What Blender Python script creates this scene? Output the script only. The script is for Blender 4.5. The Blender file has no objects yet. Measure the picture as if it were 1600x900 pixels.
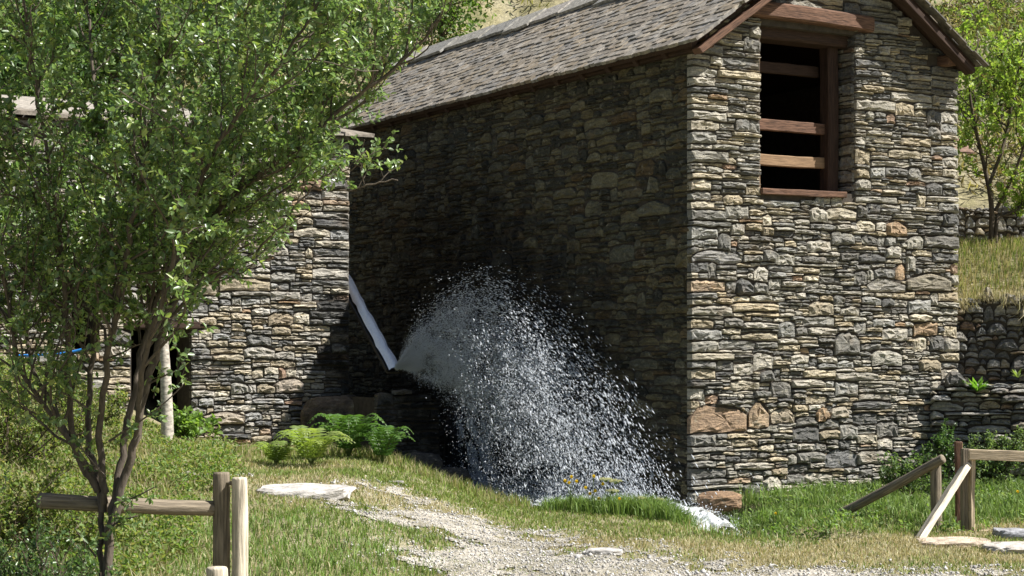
import bpy, math, random
import numpy as np
from mathutils import Vector, Matrix

# ------------------------------------------------------------------ camera, sky, sun, exposure
SC = bpy.context.scene
COL = SC.collection
EYE = 1.65
F = 2822.0                      # focal length in pixels of the 1600 px wide photograph
HOR = 550.0                     # horizon row

cam_d = bpy.data.cameras.new("camera")
cam_d.sensor_width = 36.0
cam_d.lens = 36.0 * F / 1600.0
cam_d.shift_y = (HOR - 450.0) / 1600.0
cam_d.clip_start = 0.1
cam_d.clip_end = 2000.0
cam = bpy.data.objects.new("camera", cam_d)
COL.objects.link(cam)
cam.location = (0, 0, EYE)
cam.rotation_euler = (math.radians(90), 0, 0)
SC.camera = cam

SUN_EL = math.radians(50)
SUN_AZ = math.atan2(0.9816, -0.1908)           # clockwise from +Y
sun_to = Vector((math.sin(SUN_AZ) * math.cos(SUN_EL), math.cos(SUN_AZ) * math.cos(SUN_EL), math.sin(SUN_EL)))
world = bpy.data.worlds.new("World")
SC.world = world
world.use_nodes = True
wn = world.node_tree
wn.nodes.clear()
w_out = wn.nodes.new("ShaderNodeOutputWorld")
w_bg = wn.nodes.new("ShaderNodeBackground")
w_sky = wn.nodes.new("ShaderNodeTexSky")
w_sky.sky_type = 'NISHITA'
w_sky.sun_disc = False
w_sky.sun_elevation = SUN_EL
w_sky.sun_rotation = SUN_AZ
w_bg.inputs["Strength"].default_value = 0.05
wn.links.new(w_sky.outputs[0], w_bg.inputs[0])
wn.links.new(w_bg.outputs[0], w_out.inputs[0])

sun_d = bpy.data.lights.new("sun", 'SUN')
sun_d.energy = 5.0
sun_d.angle = math.radians(0.5)
sun_d.color = (1.0, 0.965, 0.91)
sun = bpy.data.objects.new("sun", sun_d)
COL.objects.link(sun)
sun.rotation_euler = (-sun_to).to_track_quat('-Z', 'Y').to_euler()
sun.location = (10, -3, 20)

SC.view_settings.view_transform = 'Standard'
SC.view_settings.look = 'None'
SC.view_settings.exposure = 0.95
SC.view_settings.gamma = 1.0
SC.view_settings.use_curve_mapping = False
SC.render.engine = 'CYCLES'
SC.cycles.max_bounces = 12
SC.cycles.diffuse_bounces = 9
SC.cycles.transparent_max_bounces = 8
SC.cycles.use_denoising = True

rnd = random.Random(11)
RNG = np.random.default_rng(7)

# ------------------------------------------------------------------ helpers
def tag(o, label=None, cat=None, group=None, kind=None):
    if label: o["label"] = label
    if cat: o["category"] = cat
    if group: o["group"] = group
    if kind: o["kind"] = kind
    return o

def empty(name, loc=(0, 0, 0)):
    o = bpy.data.objects.new(name, None)
    o.empty_display_size = 0.2
    COL.objects.link(o)
    o.location = loc
    return o

def link(name, me, mat, parent=None, world_verts=True):
    """link a mesh whose vertices are in world coordinates"""
    o = bpy.data.objects.new(name, me)
    COL.objects.link(o)
    if mat is not None and len(me.materials) == 0:
        me.materials.append(mat)
    if parent is not None:
        o.parent = parent
    return o

def root_loc(parent):
    v = Vector((0, 0, 0))
    p = parent
    while p is not None:
        v = v + Vector(p.location)
        p = p.parent
    return v

def set_col(me, cols):
    a = me.color_attributes.new("Col", 'FLOAT_COLOR', 'POINT')
    c = np.ones((len(me.vertices), 4), dtype=np.float32)
    c[:, :3] = cols
    a.data.foreach_set("color", c.ravel())

def mesh(name, verts, faces, mat, parent=None, cols=None, smooth=False):
    """verts in world coordinates; the object sits at its parent's origin (or the world origin)"""
    off = np.array(root_loc(parent))
    v = np.asarray(verts, dtype=np.float64) - off
    me = bpy.data.meshes.new(name)
    me.from_pydata(v.tolist(), [], [tuple(f) for f in faces])
    if cols is not None:
        set_col(me, np.asarray(cols, dtype=np.float32))
    if smooth:
        me.polygons.foreach_set("use_smooth", np.ones(len(me.polygons), dtype=bool))
    me.update()
    return link(name, me, mat, parent)

def fast_mesh(name, V, Fc, mat, parent=None, cols=None, smooth=False):
    """V (n,3) world, Fc (m,k) all faces with k corners"""
    off = np.array(root_loc(parent))
    V = np.asarray(V, dtype=np.float32) - off.astype(np.float32)
    Fc = np.asarray(Fc, dtype=np.int32)
    me = bpy.data.meshes.new(name)
    m, k = Fc.shape
    me.vertices.add(len(V)); me.vertices.foreach_set("co", V.ravel())
    me.loops.add(m * k); me.loops.foreach_set("vertex_index", Fc.ravel())
    me.polygons.add(m)
    me.polygons.foreach_set("loop_start", np.arange(0, m * k, k, dtype=np.int32))
    me.polygons.foreach_set("loop_total", np.full(m, k, dtype=np.int32))
    if smooth:
        me.polygons.foreach_set("use_smooth", np.ones(m, dtype=bool))
    me.update(calc_edges=True)
    if cols is not None:
        set_col(me, cols)
    return link(name, me, mat, parent)

class Bag:
    """collects pieces and joins them into one mesh"""
    def __init__(s): s.v = []; s.f = []; s.c = []; s.n = 0
    def add(s, v, f, c=(1, 1, 1)):
        v = np.asarray(v, dtype=np.float64)
        s.v.append(v); s.f += [tuple(i + s.n for i in q) for q in f]
        c = np.asarray(c, dtype=np.float64)
        s.c.append(np.tile(c, (len(v), 1)) if c.ndim == 1 else c); s.n += len(v)
    def build(s, name, mat, parent=None, smooth=False):
        return mesh(name, np.concatenate(s.v), s.f, mat, parent, np.concatenate(s.c), smooth)

def P(px, py, Y):
    """world point seen at photograph pixel (px,py) at distance Y"""
    return np.array(((px - 800.0) / F * Y, Y, EYE + (HOR - py) * Y / F))

def proj(p):
    p = np.asarray(p)
    return 800.0 + F * p[..., 0] / p[..., 1], HOR - F * (p[..., 2] - EYE) / p[..., 1]

def box_vf(p0, p1):
    x0, y0, z0 = p0; x1, y1, z1 = p1
    v = [(x0, y0, z0), (x1, y0, z0), (x1, y1, z0), (x0, y1, z0), (x0, y0, z1), (x1, y0, z1), (x1, y1, z1), (x0, y1, z1)]
    f = [(3, 2, 1, 0), (4, 5, 6, 7), (0, 1, 5, 4), (1, 2, 6, 5), (2, 3, 7, 6), (3, 0, 4, 7)]
    return np.array(v, dtype=float), f

def obox(O, A, B, C):
    """box from corner O spanned by vectors A,B,C"""
    O, A, B, C = map(np.asarray, (O, A, B, C))
    v = [O, O + A, O + A + B, O + B, O + C, O + A + C, O + A + B + C, O + B + C]
    f = [(3, 2, 1, 0), (4, 5, 6, 7), (0, 1, 5, 4), (1, 2, 6, 5), (2, 3, 7, 6), (3, 0, 4, 7)]
    return np.array(v, dtype=float), f

# value noise -------------------------------------------------------
_perm = RNG.permutation(256)
def _h(ix, iy, iz=0):
    return _perm[(_perm[(_perm[ix & 255] + iy) & 255] + iz) & 255] / 255.0
def vnoise(x, y, z=None):
    x = np.asarray(x, dtype=float); y = np.asarray(y, dtype=float)
    if z is None: z = np.zeros_like(x)
    z = np.asarray(z, dtype=float)
    xi = np.floor(x).astype(int); yi = np.floor(y).astype(int); zi = np.floor(z).astype(int)
    fx, fy, fz = x - xi, y - yi, z - zi
    fx, fy, fz = [t * t * (3 - 2 * t) for t in (fx, fy, fz)]
    r = 0
    for dx in (0, 1):
        for dy in (0, 1):
            for dz in (0, 1):
                w = (fx if dx else 1 - fx) * (fy if dy else 1 - fy) * (fz if dz else 1 - fz)
                r = r + w * _h(xi + dx, yi + dy, zi + dz)
    return r
def fbm(x, y, z=None, o=4):
    r = 0; a = 0.5; s = 1.0
    for i in range(o):
        r = r + a * vnoise(np.asarray(x) * s + 17.3 * i, np.asarray(y) * s + 5.1 * i, None if z is None else np.asarray(z) * s)
        a *= 0.5; s *= 2.03
    return r
def sm(x, a, b):
    t = np.clip((np.asarray(x, dtype=float) - a) / (b - a), 0, 1)
    return t * t * (3 - 2 * t)

# ------------------------------------------------------------------ materials
def new_mat(name):
    m = bpy.data.materials.new(name); m.use_nodes = True
    nt = m.node_tree; nt.nodes.clear()
    out = nt.nodes.new("ShaderNodeOutputMaterial")
    bs = nt.nodes.new("ShaderNodeBsdfPrincipled")
    nt.links.new(bs.outputs[0], out.inputs[0])
    return m, nt, bs, out

def N(nt, t, **kw):
    n = nt.nodes.new(t)
    for k, v in kw.items(): setattr(n, k, v)
    return n

def noise_node(nt, vec, scale, detail=4, rough=0.55):
    n = N(nt, "ShaderNodeTexNoise"); n.inputs["Scale"].default_value = scale
    n.inputs["Detail"].default_value = detail; n.inputs["Roughness"].default_value = rough
    if vec is not None: nt.links.new(vec, n.inputs["Vector"])
    return n

def ramp(nt, fac, stops):
    r = N(nt, "ShaderNodeValToRGB")
    el = r.color_ramp.elements
    while len(el) < len(stops): el.new(0.5)
    for e, (p, c) in zip(el, stops):
        e.position = p; e.color = (*c, 1) if len(c) == 3 else c
    nt.links.new(fac, r.inputs[0])
    return r

def mixc(nt, a, b, fac, mode='MIX'):
    m = N(nt, "ShaderNodeMix", data_type='RGBA', blend_type=mode)
    for sock, val in ((m.inputs[6], a), (m.inputs[7], b), (m.inputs[0], fac)):
        if hasattr(val, "links"): nt.links.new(val, sock)
        elif isinstance(val, (int, float)): sock.default_value = val
        else: sock.default_value = (*val, 1)
    return m.outputs[2]

def mapping(nt, vec, scale):
    m = N(nt, "ShaderNodeMapping"); m.inputs["Scale"].default_value = scale
    nt.links.new(vec, m.inputs["Vector"]); return m.outputs[0]

def bump(nt, bs, h, strength, dist, prev=None):
    b = N(nt, "ShaderNodeBump"); b.inputs["Strength"].default_value = strength; b.inputs["Distance"].default_value = dist
    nt.links.new(h, b.inputs["Height"])
    if prev is not None: nt.links.new(prev, b.inputs["Normal"])
    nt.links.new(b.outputs[0], bs.inputs["Normal"])
    return b.outputs[0]

WET_SHADE_C = (-0.35, 24.2, 1.2)
def stone_mat(name, wet=False):
    m, nt, bs, out = new_mat(name)
    at = N(nt, "ShaderNodeAttribute", attribute_name="Col")
    geo = N(nt, "ShaderNodeNewGeometry")
    lay = noise_node(nt, mapping(nt, geo.outputs["Position"], (5, 5, 34)), 1.0, 6, 0.65)
    fin = noise_node(nt, geo.outputs["Position"], 38, 5, 0.7)
    big = noise_node(nt, geo.outputs["Position"], 3.2, 3, 0.5)
    c = mixc(nt, at.outputs["Color"], ramp(nt, lay.outputs[0], [(0.3, (0.45, 0.43, 0.42)), (0.52, (1, 1, 1)), (0.72, (1.35, 1.3, 1.2))]).outputs[0], 1.0, 'MULTIPLY')
    c = mixc(nt, c, ramp(nt, fin.outputs[0], [(0.33, (0.5, 0.5, 0.5)), (0.55, (1, 1, 1)), (0.75, (1.3, 1.28, 1.2))]).outputs[0], 0.8, 'MULTIPLY')
    # lichen and rust bloom
    li = noise_node(nt, geo.outputs["Position"], 11, 5, 0.6)
    c = mixc(nt, c, (0.40, 0.37, 0.27), ramp(nt, li.outputs[0], [(0.57, (0, 0, 0)), (0.70, (0.55, 0.55, 0.55))]).outputs[0])
    c = mixc(nt, c, (0.26, 0.18, 0.10), ramp(nt, big.outputs[0], [(0.58, (0, 0, 0)), (0.74, (0.4, 0.4, 0.4))]).outputs[0])
    rough = 0.88
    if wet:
        # splash-wet stone round the chute, shinier; the wall's deep shade is painted in
        sub = N(nt, "ShaderNodeVectorMath", operation='SUBTRACT'); sub.inputs[1].default_value = WET_SHADE_C
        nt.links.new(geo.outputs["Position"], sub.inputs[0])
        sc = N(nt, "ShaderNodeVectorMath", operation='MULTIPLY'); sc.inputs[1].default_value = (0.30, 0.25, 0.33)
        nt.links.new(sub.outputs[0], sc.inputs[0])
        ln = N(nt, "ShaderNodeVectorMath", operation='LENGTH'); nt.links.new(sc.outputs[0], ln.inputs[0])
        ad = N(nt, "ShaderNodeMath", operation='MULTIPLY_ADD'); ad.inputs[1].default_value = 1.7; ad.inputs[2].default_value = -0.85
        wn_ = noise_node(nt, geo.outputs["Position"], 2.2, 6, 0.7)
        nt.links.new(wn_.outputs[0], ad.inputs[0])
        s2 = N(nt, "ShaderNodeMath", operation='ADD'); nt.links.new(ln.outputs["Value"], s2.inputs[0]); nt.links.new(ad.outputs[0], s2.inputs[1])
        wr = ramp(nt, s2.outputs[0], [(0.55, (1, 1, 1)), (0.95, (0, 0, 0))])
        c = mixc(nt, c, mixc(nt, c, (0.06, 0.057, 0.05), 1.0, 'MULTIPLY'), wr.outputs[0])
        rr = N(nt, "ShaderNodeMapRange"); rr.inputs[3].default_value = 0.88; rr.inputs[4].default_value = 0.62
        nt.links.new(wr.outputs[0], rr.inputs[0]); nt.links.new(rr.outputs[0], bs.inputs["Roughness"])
    else:
        bs.inputs["Roughness"].default_value = rough
    nt.links.new(c, bs.inputs["Base Color"])
    n1 = bump(nt, bs, lay.outputs[0], 1.0, 0.045)
    bump(nt, bs, fin.outputs[0], 1.0, 0.016, n1)
    return m

M_STONE = stone_mat("stone")
M_WETSHADE_STONE = stone_mat("damp_shade_stone", True)

def flat_mat(name, col, rough=0.8, nscale=20, amp=0.35, bmp=0.4, bd=0.01, stretch=(1, 1, 1), attr=False, local=False, spec=0.3):
    m, nt, bs, out = new_mat(name)
    if local:
        tc = N(nt, "ShaderNodeTexCoord"); vec = tc.outputs["Object"]
    else:
        geo = N(nt, "ShaderNodeNewGeometry"); vec = geo.outputs["Position"]
    n = noise_node(nt, mapping(nt, vec, stretch), nscale, 6, 0.62)
    lo = 1 - amp; hi = 1 + amp
    base = col
    if attr:
        a = N(nt, "ShaderNodeAttribute", attribute_name="Col"); base = a.outputs["Color"]
    c = mixc(nt, base, ramp(nt, n.outputs[0], [(0.3, (lo, lo, lo)), (0.7, (hi, hi, hi))]).outputs[0], 1.0, 'MULTIPLY')
    nt.links.new(c, bs.inputs["Base Color"])
    bs.inputs["Roughness"].default_value = rough
    bs.inputs["Specular IOR Level"].default_value = spec
    if bmp: bump(nt, bs, n.outputs[0], bmp, bd)
    return m

M_CORE = flat_mat("earth_mortar", (0.06, 0.05, 0.04), 0.95, 14, 0.4)
M_SLATE = flat_mat("slate", (0.3, 0.28, 0.26), 0.75, 16, 0.55, 0.7, 0.012, (1, 1, 1), attr=True)
M_REDWOOD = flat_mat("red_brown_timber", (0.125, 0.068, 0.043), 0.85, 6, 0.75, 0.5, 0.01, (14, 14, 1.2), local=True)
M_DARKWOOD = flat_mat("shade_dark_timber", (0.045, 0.026, 0.018), 0.85, 5, 0.6, 0.5, 0.01, (14, 14, 1.2), local=True)  # brown timber with the shade of recess, verge and eaves in its colour
M_WETWOOD = flat_mat("wet_black_timber", (0.028, 0.024, 0.02), 0.5, 5, 0.5, 0.5, 0.006, (14, 14, 1.2), local=True)
M_PALEWOOD = flat_mat("weathered_timber", (0.44, 0.35, 0.24), 0.8, 5, 0.55, 0.9, 0.010, (16, 16, 1.0), local=True)
M_GREYWOOD = flat_mat("grey_timber", (0.20, 0.165, 0.12), 0.85, 5, 0.6, 0.9, 0.010, (16, 16, 1.0), local=True)
M_LOGWOOD = flat_mat("peeled_log", (0.56, 0.49, 0.38), 0.8, 4, 0.55, 0.9, 0.010, (14, 14, 1.2), local=True)
M_OCHREWOOD = flat_mat("ochre_timber", (0.25, 0.16, 0.09), 0.8, 5, 0.4, 0.5, 0.008, (14, 14, 1.2), local=True)
M_BARK = flat_mat("bark", (0.105, 0.085, 0.066), 0.9, 9, 0.5, 0.9, 0.01, (4, 4, 1.2))
M_DARKBARK = flat_mat("dark_bark", (0.085, 0.065, 0.045), 0.9, 9, 0.5, 0.8, 0.01, (4, 4, 1.2))
M_BIRCH = flat_mat("pale_bark", (0.42, 0.38, 0.32), 0.85, 6, 0.6, 0.5, 0.006, (3, 3, 6))
M_ROCK = flat_mat("rock", (0.4, 0.37, 0.33), 0.85, 9, 0.45, 0.9, 0.03, (1, 1, 2.5), attr=True)
M_PEBBLE = flat_mat("pebble", (0.4, 0.38, 0.34), 0.9, 40, 0.25, 0.3, 0.004, attr=True)
M_BLUE = flat_mat("blue_plastic", (0.03, 0.22, 0.62), 0.4, 8, 0.15, 0)

def leaf_mat(name, trans=0.35, rough=0.4, spec=0.5, tint=(1.5, 1.6, 0.7)):
    m, nt, bs, out = new_mat(name)
    a = N(nt, "ShaderNodeAttribute", attribute_name="Col")
    nt.links.new(a.outputs["Color"], bs.inputs["Base Color"])
    bs.inputs["Roughness"].default_value = rough
    bs.inputs["Specular IOR Level"].default_value = spec
    tr = N(nt, "ShaderNodeBsdfTranslucent")
    tc = mixc(nt, a.outputs["Color"], tint, 1.0, 'MULTIPLY')
    nt.links.new(tc, tr.inputs["Color"])
    mx = N(nt, "ShaderNodeMixShader"); mx.inputs[0].default_value = trans
    nt.links.new(bs.outputs[0], mx.inputs[1]); nt.links.new(tr.outputs[0], mx.inputs[2])
    nt.links.new(mx.outputs[0], out.inputs[0])
    return m
M_LEAF = leaf_mat("glossy_leaf", 0.40, 0.34, 0.8, (1.3, 1.45, 0.75))
M_LEAF2 = leaf_mat("soft_leaf", 0.45, 0.5, 0.35)
M_GRASS = leaf_mat("grass_blade", 0.35, 0.55, 0.25, (1.2, 1.18, 0.85))
M_PETAL = leaf_mat("petal", 0.3, 0.6, 0.2)

def water_mat(name, col, trans, rough):
    m, nt, bs, out = new_mat(name)
    geo = N(nt, "ShaderNodeNewGeometry")
    n = noise_node(nt, geo.outputs["Position"], 14, 5, 0.6)
    bs.inputs["Base Color"].default_value = (*col, 1)
    bs.inputs["Roughness"].default_value = rough
    bs.inputs["IOR"].default_value = 1.33
    bs.inputs["Transmission Weight"].default_value = trans
    bump(nt, bs, n.outputs[0], 0.7, 0.03)
    return m
M_POOL = water_mat("pool_water", (0.35, 0.42, 0.42), 0.85, 0.06)
def foam_mat(name, col, trans=0.3):
    m, nt, bs, out = new_mat(name)
    bs.inputs["Base Color"].default_value = (*col, 1)
    bs.inputs["Roughness"].default_value = 0.25
    bs.inputs["Specular IOR Level"].default_value = 0.5
    tr = N(nt, "ShaderNodeBsdfTranslucent"); tr.inputs["Color"].default_value = (*col, 1)
    mx = N(nt, "ShaderNodeMixShader"); mx.inputs[0].default_value = trans
    nt.links.new(bs.outputs[0], mx.inputs[1]); nt.links.new(tr.outputs[0], mx.inputs[2])
    nt.links.new(mx.outputs[0], out.inputs[0])
    return m
M_DROP = foam_mat("white_water_drops", (0.80, 0.83, 0.87), 0.5)
M_FOAM = foam_mat("foam", (0.80, 0.83, 0.85), 0.25)
def chute_water():
    m, nt, bs, out = new_mat("fast_white_water")
    tc = N(nt, "ShaderNodeTexCoord")
    n = noise_node(nt, mapping(nt, tc.outputs["Object"], (40, 3, 40)), 1.0, 5, 0.6)
    r = ramp(nt, n.outputs[0], [(0.25, (0.74, 0.79, 0.86)), (0.55, (0.93, 0.95, 0.97))])
    nt.links.new(r.outputs[0], bs.inputs["Base Color"])
    bs.inputs["Roughness"].default_value = 0.3
    bump(nt, bs, n.outputs[0], 0.5, 0.02)
    return m
M_CHUTE = chute_water()

# ------------------------------------------------------------------ building frame
ANG = math.radians(30)
UX = np.array((math.cos(ANG), math.sin(ANG), 0.0))      # along the gable, to the right and back
VX = np.array((-math.sin(ANG), math.cos(ANG), 0.0))     # along the side wall, away from the camera
ZX = np.array((0, 0, 1.0))
A0 = np.array((2.006, 20.0, 0.0))                       # ground point of the near corner
def B(u, v, z):
    return A0 + UX * u + VX * v + ZX * z

GW = 3.88          # gable width
SL = 9.35          # side length
EAVE = 5.12
RIDGE = 6.50
LP = np.array((-2.08, 23.0, 0.0))                       # right end of the left building's front

def pix_on(px, py, O, U):
    """(u,z) where the ray of a pixel meets the vertical plane through O along U"""
    dx = (px - 800) / F
    # O.x+U.x*u = dx*(O.y+U.y*u)
    u = (dx * O[1] - O[0]) / (U[0] - dx * U[1])
    Y = O[1] + U[1] * u
    return u, EYE + (HOR - py) * Y / F

# ------------------------------------------------------------------ terrain
PATH_POLY = [(-1.35, 16.0), (-1.15, 17.1), (-.3, 17.1), (.35, 16.5), (1.0, 15.3), (1.7, 14.3), (2.6, 13.7), (7, 13.1), (7, 9.0),
             (-.3, 9.0), (-.4, 11.8), (-.62, 13.1), (-.95, 14.0)]
def poly_sd(x, y, poly):
    x = np.asarray(x, dtype=float); y = np.asarray(y, dtype=float)
    d = np.full(x.shape, 1e9); ins = np.zeros(x.shape, dtype=bool)
    n = len(poly)
    for i in range(n):
        x0, y0 = poly[i]; x1, y1 = poly[(i + 1) % n]
        ex, ey = x1 - x0, y1 - y0
        t = np.clip(((x - x0) * ex + (y - y0) * ey) / (ex * ex + ey * ey), 0, 1)
        d = np.minimum(d, np.hypot(x - x0 - ex * t, y - y0 - ey * t))
        c = ((y0 > y) != (y1 > y)) & (x < (x1 - x0) * (y - y0) / (y1 - y0 + 1e-12) + x0)
        ins ^= c
    return np.where(ins, d, -d)
def path_mask(x, y):
    s = poly_sd(x, y, PATH_POLY) + (fbm(np.asarray(x) * 1.7, np.asarray(y) * 1.1, o=4) - 0.47) * 1.9 - .2 + (fbm(np.asarray(x) * 6.3 + 2, np.asarray(y) * 4.5, o=4) - .45) * 1.5
    s2 = poly_sd(x, y, [(-5.2, 17.6), (-3.2, 17.0), (-2.6, 17.3), (-3.4, 18.2), (-5.2, 18.8)]) + (fbm(np.asarray(x) * 2.2 + 9, np.asarray(y) * 1.4, o=4) - 0.47) * .8
    return np.maximum(s, s2)

PIT_A = np.array((-2.3, 20.9)); PIT_B = np.array((0.75, 19.0))
STREAM = np.array([(0.3, 20.3), (1.2, 19.75), (1.78, 19.3), (1.98, 18.3), (2.06, 17.3), (2.25, 16.5), (2.8, 16.2)])
def line_d(x, y, pts):
    d = np.full(np.shape(x), 1e9)
    for (x0, y0), (x1, y1) in zip(pts[:-1], pts[1:]):
        ex, ey = x1 - x0, y1 - y0
        t = np.clip(((x - x0) * ex + (y - y0) * ey) / (ex * ex + ey * ey), 0, 1)
        d = np.minimum(d, np.hypot(x - x0 - ex * t, y - y0 - ey * t))
    return d

def ground_z(x, y):
    x = np.asarray(x, dtype=float); y = np.asarray(y, dtype=float)
    z = np.zeros(np.broadcast(x, y).shape)
    rise = 0.46 * sm(-x, -0.3, 1.9) * sm(y, 11.0, 17.5) + 1.0 * sm(-x, 3.1, 6.2) * sm(y, 9, 15)
    z = z + rise
    z = z + (fbm(x * 1.3, y * 1.3, o=4) - 0.47) * 0.10
    # stream pit between the two buildings
    d = PIT_B - PIT_A
    nx, ny = -d[1] / np.hypot(*d), d[0] / np.hypot(*d)
    s = (x - PIT_A[0]) * nx + (y - PIT_A[1]) * ny
    u = (x - A0[0]) * UX[0] + (y - A0[1]) * UX[1]
    v = (x - A0[0]) * VX[0] + (y - A0[1]) * VX[1]
    pit = sm(s, 0.0, 0.75) * sm(u, -2.55, -1.85) * (1 - sm(u, 0.1, 0.45)) * (1 - sm(v, 9, 11))
    z = z * (1 - pit) + (-0.55) * pit
    ch = 1 - sm(line_d(x, y, STREAM), 0.14, 0.55)
    z = z - 0.16 * ch * (1 - pit)
    # terrace to the right of the mill
    tx = sm(x - 0.1 * (y - 22), 5.2, 5.4)
    ter = tx * (1.25 * sm(y, 21.72, 21.95) + 0.95 * sm(y, 22.2, 22.45) + 0.85 * sm(y, 22.4, 23.9) + 0.75 * sm(y, 26.6, 26.8))
    z = z + ter
    # hill behind
    hz = np.maximum(0, y - 29.5) * 0.78 + 2.2 * sm(y, 26, 30)
    hz2 = np.maximum(0, y - 26.8) * 0.62
    z = z + np.where(x > 5.2, hz2, hz) * 1.0
    z = z + sm(y, 28, 34) * (fbm(x * .35, y * .35, o=4) - 0.47) * 2.2
    return z

def spaced(lo, hi, flo, fhi, fine, n_out):
    a = np.arange(flo, fhi + 1e-6, fine)
    l = flo - np.geomspace(fine, flo - lo, n_out)[::-1] if lo < flo else np.array([])
    r = fhi + np.geomspace(fine, hi - fhi, n_out)
    return np.concatenate([l, a, r])
gx = spaced(-150, 150, -8.0, 8.5, 0.11, 26)
gy = spaced(-60, 160, 8.0, 28.0, 0.11, 30)
XX, YY = np.meshgrid(gx, gy)
ZZ = ground_z(XX, YY)
nxg, nyg = len(gx), len(gy)
idx = np.arange(nxg * nyg).reshape(nyg, nxg)
Fq = np.stack([idx[:-1, :-1], idx[:-1, 1:], idx[1:, 1:], idx[1:, :-1]], -1).reshape(-1, 4)

def ground_mat():
    m, nt, bs, out = new_mat("turf_soil")
    geo = N(nt, "ShaderNodeNewGeometry")
    n1 = noise_node(nt, geo.outputs["Position"], 1.3, 5, 0.6)
    n2 = noise_node(nt, geo.outputs["Position"], 22, 5, 0.7)
    c = ramp(nt, n1.outputs[0], [(0.35, (0.13, 0.13, 0.05)), (0.5, (0.25, 0.22, 0.12)), (0.66, (0.33, 0.295, 0.20))]).outputs[0]
    c = mixc(nt, c, ramp(nt, n2.outputs[0], [(0.3, (0.5, 0.5, 0.5)), (0.7, (1.4, 1.4, 1.35))]).outputs[0], 1.0, 'MULTIPLY')
    nt.links.new(c, bs.inputs["Base Color"]); bs.inputs["Roughness"].default_value = 0.95
    bump(nt, bs, n2.outputs[0], 0.8, 0.03)
    return m
def path_mat():
    m, nt, bs, out = new_mat("gravel_path")
    geo = N(nt, "ShaderNodeNewGeometry")
    vo = N(nt, "ShaderNodeTexVoronoi"); vo.inputs["Scale"].default_value = 34
    nt.links.new(geo.outputs["Position"], vo.inputs["Vector"])
    n1 = noise_node(nt, geo.outputs["Position"], 2.0, 4, 0.6)
    c = mixc(nt, ramp(nt, vo.outputs["Distance"], [(0.15, (0.46, 0.435, 0.39)), (0.6, (0.27, 0.25, 0.21))]).outputs[0],
             ramp(nt, n1.outputs[0], [(0.35, (0.6, 0.58, 0.48)), (0.62, (1.2, 1.18, 1.15))]).outputs[0], 1.0, 'MULTIPLY')
    nt.links.new(c, bs.inputs["Base Color"]); bs.inputs["Roughness"].default_value = 0.95
    bump(nt, bs, vo.outputs["Distance"], 0.8, -0.02)
    return m
M_GROUND = ground_mat(); M_PATH = path_mat()
go = fast_mesh("ground", np.stack([XX, YY, ZZ], -1).reshape(-1, 3), Fq, M_GROUND, smooth=True)
tag(go, "grassy sloping ground in front of the stone mill", "ground", kind="structure")

px_ = np.arange(-5.6, 7.2, 0.045); py_ = np.arange(8.6, 19.2, 0.045)
PX, PY = np.meshgrid(px_, py_)
PM = path_mask(PX, PY)
PZ = ground_z(PX, PY) + 0.005 + 0.008 * vnoise(PX * 9, PY * 9)
pi = np.arange(PX.size).reshape(PX.shape)
sel = (PM[:-1, :-1] > 0.1) & (PM[1:, 1:] > 0.1)
pf = np.stack([pi[:-1, :-1], pi[:-1, 1:], pi[1:, 1:], pi[1:, :-1]], -1)[sel]
used, inv = np.unique(pf, return_inverse=True)
po = fast_mesh("gravel_path", np.stack([PX, PY, PZ], -1).reshape(-1, 3)[used], inv.reshape(-1, 4), M_PATH, smooth=True)
tag(po, "pale gravel path crossing the grass in the foreground", "path", kind="structure")

# ------------------------------------------------------------------ dry-stone packing
PAL_GREY = [(0.27, 0.26, 0.23), (0.33, 0.31, 0.27), (0.20, 0.195, 0.18), (0.25, 0.25, 0.24), (0.36, 0.34, 0.30), (0.15, 0.148, 0.14)]
PAL_TAN = [(0.34, 0.30, 0.225), (0.31, 0.265, 0.19), (0.39, 0.355, 0.285)]
PAL_RUST = [(0.31, 0.22, 0.14), (0.34, 0.26, 0.185), (0.26, 0.18, 0.125)]
PAL_DARK = [(0.10, 0.10, 0.098), (0.13, 0.125, 0.115)]
def stone_col(r, tan=0.22, rust=0.07, dark=0.2):
    q = r.random()
    pal = PAL_TAN if q < tan else PAL_RUST if q < tan + rust else PAL_DARK if q < tan + rust + dark else PAL_GREY
    c = np.array(pal[r.randrange(len(pal))])
    return c * r.uniform(0.8, 1.2)

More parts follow.
